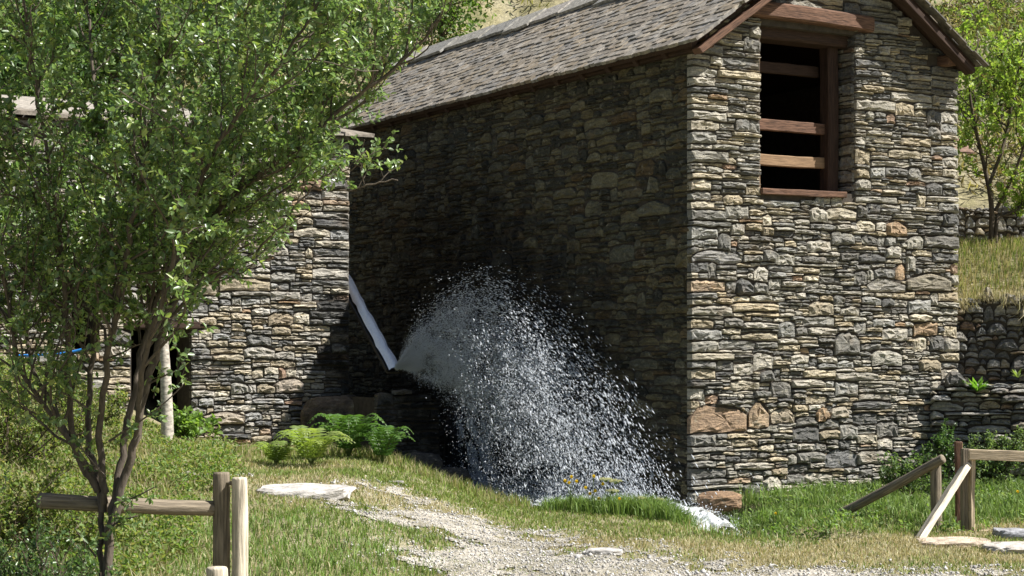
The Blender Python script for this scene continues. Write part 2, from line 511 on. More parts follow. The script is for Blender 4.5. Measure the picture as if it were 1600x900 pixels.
def pack(W, H, r, size, holes=(), forced=(), res=0.01, quoin=False, z0=0.0):
    """lay stones from the bottom up on a skyline; returns stones (us, bottom, top, colour or None)"""
    n = int(round(W / res))
    sky = np.array([z0 + 0.02 * r.random() for _ in range(n)]); cap = np.full(n, 1e9)
    pend = []
    for (a, b, lo, hi) in holes:
        ia, ib = max(0, int(a / res)), min(n, int(b / res)); cap[ia:ib] = np.minimum(cap[ia:ib], lo); pend.append(('h', ia, ib, lo, hi, None))
    for (a, b, lo, h, c) in forced:
        ia, ib = max(0, int(a / res)), min(n, int(b / res)); cap[ia:ib] = np.minimum(cap[ia:ib], lo); pend.append(('f', ia, ib, lo, h, c))
    out = []
    guard = 0
    while guard < 20000:
        guard += 1
        for p in list(pend):
            k, ia, ib, lo, hi, c = p
            if (sky[ia:ib] >= lo - 0.02).all():
                pend.remove(p)
                if k == 'h':
                    sky[ia:ib] = hi
                    cap[ia:ib] = 1e9
                else:
                    t = np.linspace(0, 1, ib - ia)
                    T = lo + hi * (1 - 0.38 * np.abs(2 * t - 1) ** 2.6 + 0.05 * np.sin(7 * t + r.random() * 6))
                    out.append((np.arange(ia, ib) * res, sky[ia:ib].copy(), T, c))
                    sky[ia:ib] = T
                    cap[ia:ib] = 1e9
        m = int(np.argmin(np.where(sky >= cap - 0.02, 1e9, sky)))
        lev = sky[m]
        if lev >= H or (sky >= np.minimum(cap - 0.02, H)).all(): break
        l = m
        while l > 0 and sky[l - 1] <= lev + 0.024 and cap[l - 1] > lev + 0.02: l -= 1
        q = m
        while q < n - 1 and sky[q + 1] <= lev + 0.024 and cap[q + 1] > lev + 0.02: q += 1
        seg = (q - l + 1)
        if seg * res < 0.045:
            left = sky[l - 1] if l > 0 else 1e9
            right = sky[q + 1] if q < n - 1 else 1e9
            lvl = min(left, right, lev + 0.06)
            lvl = max(lvl, lev + 0.012)
            lvl = min(lvl, cap[l:q + 1].min())
            if seg * res >= 0.028 and lvl - lev > 0.018:
                out.append((np.arange(l, q + 1) * res, sky[l:q + 1].copy(), np.full(seg, lvl), None))
            sky[l:q + 1] = np.maximum(sky[l:q + 1], lvl)
            continue
        w, h, e = size(lev, r)
        if quoin and (l == 0 or q == n - 1) and r.random() < .75: w = r.uniform(.26, .58); h = r.uniform(.06, .15); e *= .6
        wi = max(4, int(w / res))
        nb = min(sky[l - 1] if l > 0 else 1e9, sky[q + 1] if q < n - 1 else 1e9) - lev
        if wi >= seg - 9 and 0.03 < nb < 0.17 and r.random() < .6: h = nb - r.uniform(0, .008); e *= .7
        elif seg * res < 0.10: h = min(h, seg * res * r.uniform(.45, .9))
        if seg - wi < 9: wi = seg
        a = l if (l == 0 and quoin) else q + 1 - wi if (q == n - 1 and quoin) else l if r.random() < 0.5 else q + 1 - wi
        b = a + wi
        t = np.linspace(0, 1, wi)
        base = np.percentile(sky[a:b], 70)
        pw = r.uniform(2.2, 4.5); skew = r.uniform(-0.25, 0.25)
        tt = np.clip(np.abs(2 * t - 1 + skew * (1 - (2 * t - 1) ** 2)), 0, 1)
        tl = r.uniform(-0.16, 0.16) * h * (t - 0.5)
        T = base + h * (1 - e * tt ** pw) + tl
        T = np.minimum(np.maximum(T, sky[a:b] + 0.012), cap[a:b])
        S = np.minimum(np.maximum(base + h * (1 - .22 * e * tt ** pw) + tl, sky[a:b] + 0.012), cap[a:b])
        out.append((np.arange(a, b) * res, sky[a:b].copy(), T, None))
        sky[a:b] = S
    return out

def stone_mesh(st, r, O, U, Nn, dmin=0.012, dmax=0.06, gap=0.0035, back=0.05, wob=1.0):
    us, bo, to, col = st
    w = us[-1] - us[0] + 0.01
    hh = float(np.mean(to - bo))
    if hh < 0.010: return None
    k = 2 if w < 0.10 else 3 if w < 0.18 else 5 if w < 0.32 else 7
    ii = np.linspace(0, len(us) - 1, k + 1).round().astype(int)
    g = min(gap, 0.2 * hh)
    pts = []
    for j, i in enumerate(ii):
        du = g if j == 0 else -g if j == k else r.uniform(-.25, .25) * w / k
        pts.append((us[i] + du + (0.01 if j == k else 0), bo[i] + g + r.uniform(-.003, .09 * hh)))
    for j, i in enumerate(ii[::-1]):
        du = -g if j == 0 else g if j == k else r.uniform(-.25, .25) * w / k
        pts.append((us[i] + du + (0.01 if j == 0 else 0), to[i] - g + r.uniform(-.14 * hh, .003)))
    pts = np.array(pts)
    c = pts.mean(0)
    n = len(pts)
    big = math.sqrt(w * hh)
    d0 = r.uniform(dmin, dmax) * (0.6 + min(1.0, big / 0.16) * 0.6)
    half = np.array((w / 2, hh / 2))
    def ring(ins, d, nz):
        s = np.maximum(1 - ins / half, 0.4)
        q = c + (pts - c) * s
        dd = d + np.array([r.uniform(-nz, nz) for _ in range(n)])
        return q, dd
    rings = []
    rings.append((pts, np.full(n, -back)))
    e1 = min(0.016, 0.22 * hh)
    q1, d1 = ring(e1 * 0.25, d0 * 0.72, 0.012 * wob * min(1, big / .1)); rings.append((q1, np.maximum(d1, 0.0)))
    tilt = r.uniform(-0.12, 0.30) * hh                    # cleft faces lean a little
    q2, d2 = ring(min(0.035, 0.26 * hh) , d0, 0.016 * wob * min(1, big / .1))
    d2 = d2 - tilt * (q2[:, 1] - c[1]) / max(hh, .02) * 0.6
    rings.append((q2, np.maximum(d2, 0.003)))
    if w > .2 and hh > .05:
        q3, d3 = ring(min(0.09, 0.30 * w, 10), d0, 0.018 * wob)
        q3 = c + (pts - c) * np.array((.55, .5)) + np.array([(r.uniform(-.1, .1) * w / k, r.uniform(-.1, .1) * hh) for _ in range(n)])
        rings.append((q3, np.maximum(d3 - tilt * (q3[:, 1] - c[1]) / max(hh, .02) * .6, .004)))
    V = []
    for q, d in rings:
        V.append(O + U * q[:, :1] + ZX * q[:, 1:] + Nn * d[:, None])
    dc = d0 + r.uniform(-.008, .014) * wob * min(1, big / .1)
    V.append((O + U * (c[0] + r.uniform(-.15, .15) * w) + ZX * c[1] + Nn * dc)[None])
    V = np.concatenate(V)
    Fc = []
    nr = len(rings)
    for a in range(nr - 1):
        for i in range(n):
            j = (i + 1) % n
            Fc.append((a * n + i, a * n + j, (a + 1) * n + j, (a + 1) * n + i))
    for i in range(n): Fc.append(((nr - 1) * n + i, (nr - 1) * n + (i + 1) % n, nr * n))
    # keep outward winding
    if np.dot(np.cross(U, ZX), Nn) < 0: Fc = [tuple(reversed(f)) for f in Fc]
    return V, Fc, col

def place_stones(jobs, thing, limit, rest_name):
    """jobs: (V,F,col,part,mat). The ones that show largest become objects, the others are joined part by part."""
    info = []
    for i, (V, Fc, c, part, mat) in enumerate(jobs):
        x, y = proj(V)
        vis = (x.max() > 0) and (x.min() < 1600) and (y.max() > 0) and (y.min() < 900)
        info.append(((x.max() - x.min()) * (y.max() - y.min()) if vis else 0.0, i))
    info.sort(reverse=True)
    top = set(i for a, i in info[:limit] if a > 0)
    bags = {}
    for i, (V, Fc, c, part, mat) in enumerate(jobs):
        if i in top:
            mesh("stone", V, Fc, mat, part, np.tile(c, (len(V), 1)))
        else:
            key = (part.name, mat.name)
            if key not in bags: bags[key] = (Bag(), part, mat)
            bags[key][0].add(V, Fc, c)
    for b, part, mat in bags.values():
        tag(b.build(rest_name, mat, part), kind="stuff")

# =================================================================== the mill
mill = tag(empty("stone_mill", A0), "tall dry-stone water mill with slate gable roof and open window", "mill")
WT = 0.45
gz0 = -0.35
def core_prism(poly_uz, O, U, Nn, d0, d1, bag):
    """extrude polygon (u,z) between depths d0..d1 along Nn"""
    n = len(poly_uz)
    pu = np.array(poly_uz)
    a = O + U * pu[:, :1] + ZX * pu[:, 1:] + Nn * d0
    b = O + U * pu[:, :1] + ZX * pu[:, 1:] + Nn * d1
    f = [tuple(range(n)), tuple(range(2 * n - 1, n - 1, -1))] + [((i + 1) % n, i, n + i, n + (i + 1) % n) for i in range(n)]
    bag.add(np.concatenate([a, b]), f)
# window opening in gable coordinates
WU0, WU1, WZ0, WZ1 = 0.924, 2.316, 3.50, 5.36
def roof_z(u):                       # underside line of the roof in the gable
    return EAVE + (RIDGE - EAVE) * (1 - abs(u - GW / 2) / (GW / 2))
cb = Bag()
core_prism([(0, gz0), (WU0, gz0), (WU0, roof_z(WU0) - .02), (0, EAVE - .02)], A0, UX, VX, 0, WT, cb)
core_prism([(WU0 + .001, gz0), (WU1 - .001, gz0), (WU1 - .001, WZ0), (WU0 + .001, WZ0)], A0, UX, VX, 0.001, WT, cb)
core_prism([(WU0 + .001, WZ1), (WU1 - .001, WZ1), (WU1 - .001, roof_z(WU1) - .02), (GW / 2, RIDGE - .02), (WU0 + .001, roof_z(WU0) - .02)], A0, UX, VX, 0.001, WT, cb)
core_prism([(WU1, gz0), (GW, gz0), (GW, EAVE - .02), (WU1, roof_z(WU1) - .02)], A0, UX, VX, 0, WT, cb)
gable_wall = cb.build("gable_wall", M_CORE, mill)
cb = Bag()
core_prism([(WT + .002, gz0), (SL, gz0), (SL, EAVE - .02), (WT + .002, EAVE - .02)], A0, VX, UX, 0, WT, cb)
side_wall = cb.build("side_wall", M_CORE, mill)
cb = Bag()
core_prism([(WT + .002, gz0), (SL, gz0), (SL, EAVE - .02), (WT + .002, EAVE - .02)], A0 + UX * (GW - WT), VX, UX, 0, WT, cb)
cb.build("side_wall", M_CORE, mill)
cb = Bag()
core_prism([(0, gz0), (GW, gz0), (GW, EAVE - .02), (GW / 2, RIDGE - .02), (0, EAVE - .02)], A0 + VX * (SL + .002), UX, VX, 0, WT, cb)
cb.build("rear_wall", M_CORE, mill)
cb = Bag()
cb.add(*obox(B(WT + .01, WT + .01, 2.9), UX * (GW - 2 * WT - .02), VX * (SL - WT - .02), ZX * .12))
cb.build("loft_floor", M_REDWOOD, mill)

def size_gable(z, r):
    q = r.random()
    if z > 3.0:
        h = min(0.15, max(0.022, r.lognormvariate(math.log(0.045), 0.52)))
        w = h * r.uniform(3.2, 9.0)
    else:
        h = min(0.18, max(0.022, r.lognormvariate(math.log(0.053), 0.56)))
        w = h * r.uniform(1.8, 4.8) if q < .6 else h * r.uniform(4.0, 8.0)
    if q > 0.92: h = r.uniform(0.11, 0.20); w = h * r.uniform(1.2, 2.4)
    return min(max(w, .10), .65), h, r.uniform(0.04, 0.32)
def size_side(z, r):
    h = min(0.22, max(0.025, r.lognormvariate(math.log(0.080), 0.45)))
    w = h * r.uniform(1.7, 4.8)
    return min(max(w, .10), .65), h, r.uniform(0.15, 0.5)
def size_left(z, r):
    h = min(0.18, max(0.024, r.lognormvariate(math.log(0.062), 0.45)))
    w = h * r.uniform(2.0, 6.0)
    if r.random() > 0.93: h = r.uniform(0.11, 0.18); w = h * r.uniform(1.4, 2.4)
    return min(max(w, .10), .6), h, r.uniform(0.04, 0.32)

rs = random.Random(5)
jobs = []
forced = [(0.0, 0.78, 0.74, 0.33, np.array((0.36, 0.25, 0.16))), (0.80, 1.10, 0.78, 0.30, np.array((0.42, 0.31, 0.20))),
          (1.12, 1.46, 0.83, 0.19, np.array((0.44, 0.37, 0.27))), (1.78, 1.97, 0.84, 0.17, np.array((0.42, 0.29, 0.17))),
          (1.98, 2.25, 0.84, 0.19, np.array((0.45, 0.40, 0.31))), (1.9, 2.40, 0.30, 0.23, np.array((0.20, 0.20, 0.195))),
          (2.05, 2.42, 1.62, 0.28, np.array((0.24, 0.23, 0.20))), (2.55, 3.15, 2.35, 0.17, np.array((0.30, 0.28, 0.24))),
          (3.15, 3.85, 2.38, 0.22, np.array((0.27, 0.24, 0.18))), (0.02, 0.72, 2.62, 0.17, np.array((0.30, 0.29, 0.27)))]
OG = A0 - UX * 0.05
for st in pack(GW + 0.10, 6.6, rs, size_gable, holes=[(WU0 + .05, WU1 + .05, WZ0 - .10, WZ1 + .22)], forced=[(a, b, z, h, c) for a, b, z, h, c in forced], z0=-0.3, quoin=True):
    u = st[0].mean() - .05; z = (st[1].mean() + st[2].mean()) / 2
    if z > roof_z(u) - 0.10: continue
    s = stone_mesh(st, rs, OG, UX, -VX, 0.010, 0.055)
    if s is None: continue
    V, Fc, c = s
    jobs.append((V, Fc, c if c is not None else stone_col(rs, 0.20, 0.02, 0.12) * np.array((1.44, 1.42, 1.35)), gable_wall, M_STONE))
# reveal of the right-hand window jamb
for st in pack(0.40, WZ1 - .02, rs, size_gable, z0=WZ0 + .02):
    s = stone_mesh(st, rs, A0 + UX * WU1 + VX * 0.0, VX, -UX, 0.004, 0.02)
    if s is None: continue
    jobs.append((s[0], s[1], stone_col(rs), gable_wall, M_STONE))
# shaded side wall, its stone colours darkened to deepen the shade
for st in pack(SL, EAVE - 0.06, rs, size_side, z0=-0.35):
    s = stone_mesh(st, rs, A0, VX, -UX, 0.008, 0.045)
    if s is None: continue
    jobs.append((s[0], s[1], stone_col(rs, 0.30, 0.06, 0.18) * np.array((.48, .47, .345)), side_wall, M_WETSHADE_STONE))
print("mill stones", len(jobs))
place_stones(jobs, mill, 300, "small_stones")

# ---- roof
OVL, OVF, OVR = 0.20, 0.30, -0.12         # overhang at the eaves, over the gable
roof_t = 0.05
pitch = math.atan2(RIDGE - EAVE, GW / 2)
def roof_side(sgn):
    """slope frame: origin at the eave edge, q up the slope, s along the ridge"""
    if sgn < 0: E = B(-OVL, 0, EAVE - OVL * math.tan(pitch)); Q = UX * math.cos(pitch) + ZX * math.sin(pitch); Nn = -UX * math.sin(pitch) + ZX * math.cos(pitch)
    else: E = B(GW + OVL + OVR, 0, EAVE - (OVL + OVR) * math.tan(pitch)); Q = -UX * math.cos(pitch) + ZX * math.sin(pitch); Nn = UX * math.sin(pitch) + ZX * math.cos(pitch)
    return E, Q, Nn
roof = None
slate_jobs = []
for sgn in (-1, 1):
    E, Q, Nn = roof_side(sgn)
    ql = (GW / 2 + OVL + (OVR if sgn > 0 else 0)) / math.cos(pitch)
    bag = Bag()
    bag.add(*obox(E - VX * (OVF - .05), VX * (SL + OVF + .8), Q * (ql - .03 if sgn > 0 else ql), Nn * roof_t))
    deck = bag.build("roof_deck", M_DARKWOOD, mill)
    rowh = 0.135
    nrow = int(ql / rowh)
    for rrow in range(nrow + 1):
        q0 = rrow * rowh - 0.05
        s0 = -OVF - 0.06 - rs.random() * 0.1
        while s0 < SL + .75:
            w = rs.uniform(0.08, 0.22)
            th = rs.uniform(0.034, 0.044) if sgn < 0 else rs.uniform(.014, .022)
            qj = q0 + rs.uniform(-.014, .014); L = 0.28
            if qj + L > ql + .04: L = ql + .04 - qj
            if L < .06: s0 += w; continue
            c1, c2 = rs.uniform(0, .022), rs.uniform(0, .022)
            lift = roof_t + th * 1.35 + rs.uniform(0, .004)
            sag = 0.03 * math.sin(s0 * 0.8 + 1.0) + 0.02 * math.sin(s0 * 2.1)
            uv = [(s0 + .004, qj + c1), (s0 + w * rs.uniform(.15, .4), qj + rs.uniform(-.008, .008)), (s0 + w * rs.uniform(.6, .85), qj + rs.uniform(-.008, .008)), (s0 + w - .004, qj + c2), (s0 + w - .01, qj + L), (s0 + .01, qj + L)]
            V = []
            for lay in (0, 1):
                for (s, q) in uv:
                    f = (q - qj) / L
                    nn = lift * (1 - f) + (roof_t + .004) * f + (0 if lay else -th) * (1 - .2 * f) + th * f * .9
                    V.append(E + VX * s + Q * q + Nn * nn - ZX * sag * math.sin(math.pi * min(1, max(0, q / ql))) * .6)
            n = 6
            Fc = [tuple(range(n, 2 * n)), tuple(range(n - 1, -1, -1))] + [(i, (i + 1) % n, n + (i + 1) % n, n + i) for i in range(n)]
            if sgn < 0: Fc = [tuple(reversed(f)) for f in Fc]
            b = rs.choice([(0.34, 0.305, 0.25), (0.37, 0.33, 0.275), (0.30, 0.27, 0.23), (0.35, 0.295, 0.22), (0.40, 0.37, 0.32), (0.32, 0.305, 0.28)])
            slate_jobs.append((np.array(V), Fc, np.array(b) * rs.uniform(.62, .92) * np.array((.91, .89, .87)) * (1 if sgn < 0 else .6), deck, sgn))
            s0 += w
info = sorted([((lambda xy: 0 if (xy[1].max() < 0 or xy[0].min() > 1600 or j[4] > 0) else (np.ptp(xy[0]) * np.ptp(xy[1])))(proj(j[0])), i) for i, j in enumerate(slate_jobs)], reverse=True)
top = set(i for a, i in info[:300] if a > 0)
bags = {}
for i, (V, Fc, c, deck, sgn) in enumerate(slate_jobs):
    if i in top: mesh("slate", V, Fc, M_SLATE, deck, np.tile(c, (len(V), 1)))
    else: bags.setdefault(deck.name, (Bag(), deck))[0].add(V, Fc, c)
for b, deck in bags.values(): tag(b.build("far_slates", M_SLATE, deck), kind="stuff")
# ridge slabs
E, Q, Nn = roof_side(-1)
ql = (GW / 2 + OVL) / math.cos(pitch)
s0 = -OVF - .05
while s0 < SL + .7:
    w = rs.uniform(0.75, 1.25); wd = rs.uniform(.26, .40)
    k = 6
    V = []
    lo = [ql - wd + rs.uniform(-.03, .03) for _ in range(k)]
    for lay in (0, 1):
        for i in range(k): V.append(E + VX * (s0 + w * i / (k - 1)) + Q * lo[i] + Nn * (0.115 + (0.03 if lay else -.01) + .02 * (1 - i / (k - 1))))
        for i in range(k - 1, -1, -1): V.append(E + VX * (s0 + w * i / (k - 1)) + Q * (ql + .05) + Nn * (0.115 + (0.045 if lay else 0) + .02 * (1 - i / (k - 1))))
    n = 2 * k
    Fc = [tuple(range(n - 1, -1, -1)), tuple(range(n, 2 * n))] + [((i + 1) % n, i, n + i, n + (i + 1) % n)[::-1] for i in range(n)]
    c = np.array(rs.choice([(0.33, 0.31, 0.27), (0.27, 0.26, 0.235), (0.38, 0.35, 0.31)]))
    mesh("ridge_slab", np.array(V), Fc, M_SLATE, mill, np.tile(c, (len(V), 1)))
    s0 += w - .06

# timber: a beam from p0 to p1 with its own local z axis along the grain
def beam(name, p0, p1, wx, wy, mat, parent=None, up=(0, 0, 1), round_=False, seed=0, taper=1.0, segs=10, rough=0.012):
    p0 = Vector(p0); p1 = Vector(p1)
    z = (p1 - p0); L = z.length; z.normalize()
    x = Vector(up).cross(z)
    if x.length < 1e-4: x = Vector((1, 0, 0))
    x.normalize(); y = z.cross(x)
    r = random.Random(seed)
    Vv, Ff = [], []
    if round_:
        prof = [(math.cos(a) * wx, math.sin(a) * wy) for a in [2 * math.pi * i / 14 for i in range(14)]]
    else:
        b = min(wx, wy) * 0.12
        hx, hy = wx / 2, wy / 2
        prof = [(hx - b, -hy), (hx, -hy + b), (hx, hy - b), (hx - b, hy), (-hx + b, hy), (-hx, hy - b), (-hx, -hy + b), (-hx + b, -hy)]
    n = len(prof)
    zs = [0.0, 0.012] + [L * (i + 1) / (segs + 1) for i in range(segs)] + [L - 0.012, L]
    bx = r.uniform(-1, 1) * rough; by = r.uniform(-1, 1) * rough
    for k, zz in enumerate(zs):
        s = 0.90 if k in (0, len(zs) - 1) else 1.0
        s *= 1 + (taper - 1) * zz / L
        t = zz / L
        ox = bx * math.sin(math.pi * t) + r.uniform(-1, 1) * rough * .15; oy = by * math.sin(math.pi * t) + r.uniform(-1, 1) * rough * .15
        for (a, c) in prof:
            j = 1 + r.uniform(-1, 1) * 0.025
            Vv.append((a * s * j + ox, c * s * j + oy, zz))
    for k in range(len(zs) - 1):
        for i in range(n):
            j = (i + 1) % n
            Ff.append((k * n + i, k * n + j, (k + 1) * n + j, (k + 1) * n + i))
    Ff.append(tuple(range(n - 1, -1, -1))); Ff.append(tuple((len(zs) - 1) * n + i for i in range(n)))
    me = bpy.data.meshes.new(name); me.from_pydata(Vv, [], Ff)
    if round_: me.polygons.foreach_set("use_smooth", np.ones(len(me.polygons), dtype=bool))
    me.materials.append(mat)
    o = bpy.data.objects.new(name, me); COL.objects.link(o)
    M = Matrix(((x.x, y.x, z.x, p0.x), (x.y, y.y, z.y, p0.y), (x.z, y.z, z.z, p0.z), (0, 0, 0, 1)))
    if parent is not None:
        o.parent = parent
        M = Matrix.Translation(-root_loc(parent)) @ M
    o.matrix_basis = M
    return o

# barge boards, purlin ends, plates
for sgn in (-1, 1):
    E, Q, Nn = roof_side(sgn)
    ql = (GW / 2 + OVL + (OVR if sgn > 0 else 0)) / math.cos(pitch)
    a = E - VX * (OVF - .04) + Q * 0.02 - Nn * 0.075
    beam("barge_board", a, a + Q * (ql - .06), 0.075, 0.15, M_REDWOOD if sgn < 0 else M_DARKWOOD, mill, up=tuple(VX), seed=3 + sgn)  # right board's shade is put into its darker timber colour
    for qf in (0.28, ql * .62):
        c = E + Q * qf - Nn * .09
        beam("purlin", c - VX * (OVF - .10), c + VX * 1.2, 0.13, 0.13, M_REDWOOD, mill, seed=int(qf * 10))
beam("eave_plate", B(-0.07, -.12, EAVE - .12), B(-.07, SL, EAVE - .12), 0.10, 0.10, M_DARKWOOD, mill, seed=8, rough=.02)
for i in range(16):
    s = 0.35 + i * 0.58
    E, Q, Nn = roof_side(-1)
    c = E + VX * s + Q * .03 - Nn * .045
    beam("rafter_end", c, c + Q * .5, 0.08, 0.08, M_DARKWOOD, mill, up=tuple(VX), seed=i)
# window timber
D = 0.30
win = empty("window_frame_root"); COL.objects.unlink(win); bpy.data.objects.remove(win)
frame = beam("window_frame", B(2.18, D, WZ0 - .02), B(2.18, D, WZ1), 0.16, 0.18, M_DARKWOOD, mill, up=tuple(-VX), seed=21)
def fbeam(*a, **k):
    o = beam(*a, **k)
    return o
fbeam("window_post", B(WU0 + .06, D - .1, WZ0), B(WU0 + .06, D - .1, WZ1), 0.09, 0.18, M_OCHREWOOD, mill, up=tuple(-VX), seed=22)
fbeam("lintel", B(WU0 - .17, -.01, WZ1 + .16), B(WU1 + .22, -.01, WZ1 + .13), 0.18, 0.20, M_REDWOOD, mill, up=tuple(-VX), seed=23)
fbeam("inner_lintel", B(WU0 - .05, D - .05, WZ1 - .03), B(WU1 + .05, D - .05, WZ1 - .03), 0.20, 0.30, M_DARKWOOD, mill, up=tuple(-VX), seed=24)
fbeam("window_sill", B(WU0 - .02, .10, WZ0 - .03), B(WU1 - .16, .10, WZ0 - .02), 0.07, 0.34, M_REDWOOD, mill, up=tuple(-VX), seed=25)
for zz, mt, sd in ((4.97, M_DARKWOOD, 26), (4.275, M_REDWOOD, 27), (3.88, M_OCHREWOOD, 28)):
    dd_ = D + (.16 if zz > 4.9 else .02)
    fbeam("window_bar", B(WU0 - .03, dd_, zz), B(2.14, dd_, zz), 0.13, 0.07, mt, mill, up=tuple(-VX), seed=sd)

# =================================================================== left building
LH = 2.72 + EYE
LW = 5.2
LO = LP - UX * LW
left_b = tag(empty("stone_outbuilding", LP), "low dry-stone outbuilding with dark openings behind the leafy tree", "building")
def lpix(px, py):
    return pix_on(px, py, LO, UX)
h1a = lpix(112, 545); h1b = lpix(152, 432)
h2a = lpix(205, 680); h2b = lpix(298, 515)
holes = [(h1a[0], h1b[0], h1a[1], h1b[1]), (h2a[0], h2b[0], 0.35, h2b[1])]
cb = Bag()
xs = [0, holes[0][0], holes[0][1], holes[1][0], holes[1][1], LW]
core_prism([(xs[0], -.4), (xs[1], -.4), (xs[1], LH), (xs[0], LH)], LO, UX, VX, 0, .5, cb)
core_prism([(xs[1] + .001, -.4), (xs[2] - .001, -.4), (xs[2] - .001, holes[0][2]), (xs[1] + .001, holes[0][2])], LO, UX, VX, 0.001, .5, cb)
core_prism([(xs[1] + .001, holes[0][3]), (xs[2] - .001, holes[0][3]), (xs[2] - .001, LH), (xs[1] + .001, LH)], LO, UX, VX, 0.001, .5, cb)
core_prism([(xs[2], -.4), (xs[3], -.4), (xs[3], LH), (xs[2], LH)], LO, UX, VX, 0, .5, cb)
core_prism([(xs[3] + .001, holes[1][3]), (xs[4] - .001, holes[1][3]), (xs[4] - .001, LH), (xs[3] + .001, LH)], LO, UX, VX, 0.001, .5, cb)
core_prism([(xs[4], -.4), (xs[5], -.4), (xs[5], LH), (xs[4], LH)], LO, UX, VX, 0, .5, cb)
left_wall = cb.build("front_wall", M_CORE, left_b)
cb = Bag()
cb.add(*obox(LO + VX * .5 - ZX * .4 + UX * (LW - .5), UX * .5, VX * 3, ZX * (LH + .4)))
cb.add(*obox(LO + VX * .5 - ZX * .4, UX * .5, VX * 3, ZX * (LH + .4)))
cb.add(*obox(LO + VX * 3.5 - ZX * .4, UX * LW, VX * .5, ZX * (LH + .4)))
cb.build("rear_walls", M_CORE, left_b)
jobs = []
lforced = []
a = lpix(318, 662); b = lpix(382, 662); lforced.append((a[0], b[0], a[1] - .02, .17, np.array((0.44, 0.38, 0.30))))
a = lpix(418, 506); b = lpix(458, 506); lforced.append((a[0], b[0], a[1] - .02, .17, np.array((0.40, 0.33, 0.23))))
a = lpix(430, 612); b = lpix(474, 612); lforced.append((a[0], b[0], a[1] - .02, .20, np.array((0.42, 0.36, 0.29))))
for st in pack(LW, LH - .03, rs, size_left, holes=[(a_, b_, c_ if i == 0 else -0.2, d_) for i, (a_, b_, c_, d_) in enumerate(holes)], forced=lforced, z0=-0.25, quoin=True):
    s = stone_mesh(st, rs, LO, UX, -VX, 0.010, 0.05)
    if s is None: continue
    jobs.append((s[0], s[1], (s[2] if s[2] is not None else stone_col(rs, 0.32, 0.05, 0.04) * 1.5), left_wall, M_STONE if st[0].mean() + rs.uniform(-.15, .15) < LW - .42 else M_WETSHADE_STONE))
print("outbuilding stones", len(jobs))
place_stones(jobs, left_b, 300, "small_stones")
# slate coping on the wall head and shallow roof behind
s0 = -.1
while s0 < LW:
    w = rs.uniform(.3, .7)
    c = np.array(rs.choice([(0.22, 0.19, 0.155), (0.26, 0.23, 0.20), (0.18, 0.16, 0.14)]))
    v, f = obox(LO + UX * s0 - VX * (.12 + rs.uniform(0, .06)) + ZX * (LH + rs.uniform(0, .012)), UX * (w - .012), VX * (.95) + ZX * .16, ZX * rs.uniform(.035, .055))
    mesh("coping_slab", v + RNG.normal(0, .006, v.shape), f, M_SLATE, left_b, np.tile(c, (8, 1)))
    s0 += w
cb = Bag(); cb.add(*obox(LO - UX * .1 + VX * .6 + ZX * (LH + .05), UX * (LW + .2), VX * 3.4 + ZX * .7, ZX * .06), (0.30, 0.27, 0.23))
cb.build("roof", M_SLATE, left_b)
o = beam("lintel", LO + UX * (holes[0][0] - .45) - VX * .01 + ZX * (holes[0][3] + .05), LO + UX * (holes[0][1] + .1) - VX * .01 + ZX * (holes[0][3] + .05), .10, .12, M_OCHREWOOD, left_b, up=tuple(-VX), seed=5)
o = beam("lintel", LO + UX * (holes[1][0] - .1) - VX * .01 + ZX * (holes[1][3] + .05), LO + UX * (holes[1][1] + .1) - VX * .01 + ZX * (holes[1][3] + .05), .09, .10, M_DARKWOOD, left_b, up=tuple(-VX), seed=6)

# =================================================================== masonry pier under the chute
pier = tag(empty("sluice_pier", B(-1.85, 3.3, -.4)), "dark wet masonry pier under the water chute", "pier")
PO = B(-2.30, 3.30, 0)
cb = Bag()
core_prism([(0.01, -.6), (0.85, -.6), (0.85, .98), (.4, 1.05), (0.01, 1.10)], PO, UX, VX, 0.0, 1.3, cb)
pier_core = cb.build("pier_core", M_CORE, pier)
jobs = []
for st in pack(0.86, 1.3, rs, size_left, z0=-.55):
    u = st[0].mean(); z = (st[1].mean() + st[2].mean()) / 2
    if st[2].max() > np.interp(u, [0, .4, .85], [1.27, 1.2, 1.08]): continue
    s = stone_mesh(st, rs, PO, UX, -VX, .01, .05)
    if s: jobs.append((s[0], s[1], stone_col(rs, .2, .08, .3), pier_core, M_WETSHADE_STONE))
place_stones(jobs, pier, 140, "small_stones")

# chute (flume) with its running water
T = P(541, 437, 24.05); Ee = P(616, 577, 21.7)
fl = tag(empty("water_chute", Ee), "steep open chute carrying fast white water beside the outbuilding", "chute")
ax = Vector(Ee - T).normalized(); sd = ax.cross(Vector((0, 0, 1))).normalized(); nn = sd.cross(ax)
T2 = Vector(T) - ax * 1.5
for off, wd, hg, nm in ((0, .16, .03, "chute_bed"), (-.09, .02, .045, "chute_side"), (.09, .02, .045, "chute_side")):
    c = nn * (-.05 if off == 0 else -.02)
    beam(nm, T2 + sd * off + c, Vector(Ee) + sd * off + c, wd if off == 0 else wd, hg, M_WETWOOD, fl, up=tuple(nn), seed=4)
Vv, Ff = [], []
for i in range(26):
    t = i / 25
    p = T2.lerp(Vector(Ee) + ax * .05, t)
    for j in range(7):
        a = (j - 3) / 3
        q = p + sd * (a * (.060 + .02 * t + .008 * rs.uniform(-1, 1))) + nn * (0.045 * (1 - a * a) + .014 * rs.uniform(-1, 1) + .015)
        Vv.append(tuple(q))
for i in range(25):
    for j in range(6): Ff.append((i * 7 + j, i * 7 + j + 1, i * 7 + j + 8, i * 7 + j + 7))
mesh("running_water", Vv, Ff, M_CHUTE, fl, smooth=True)

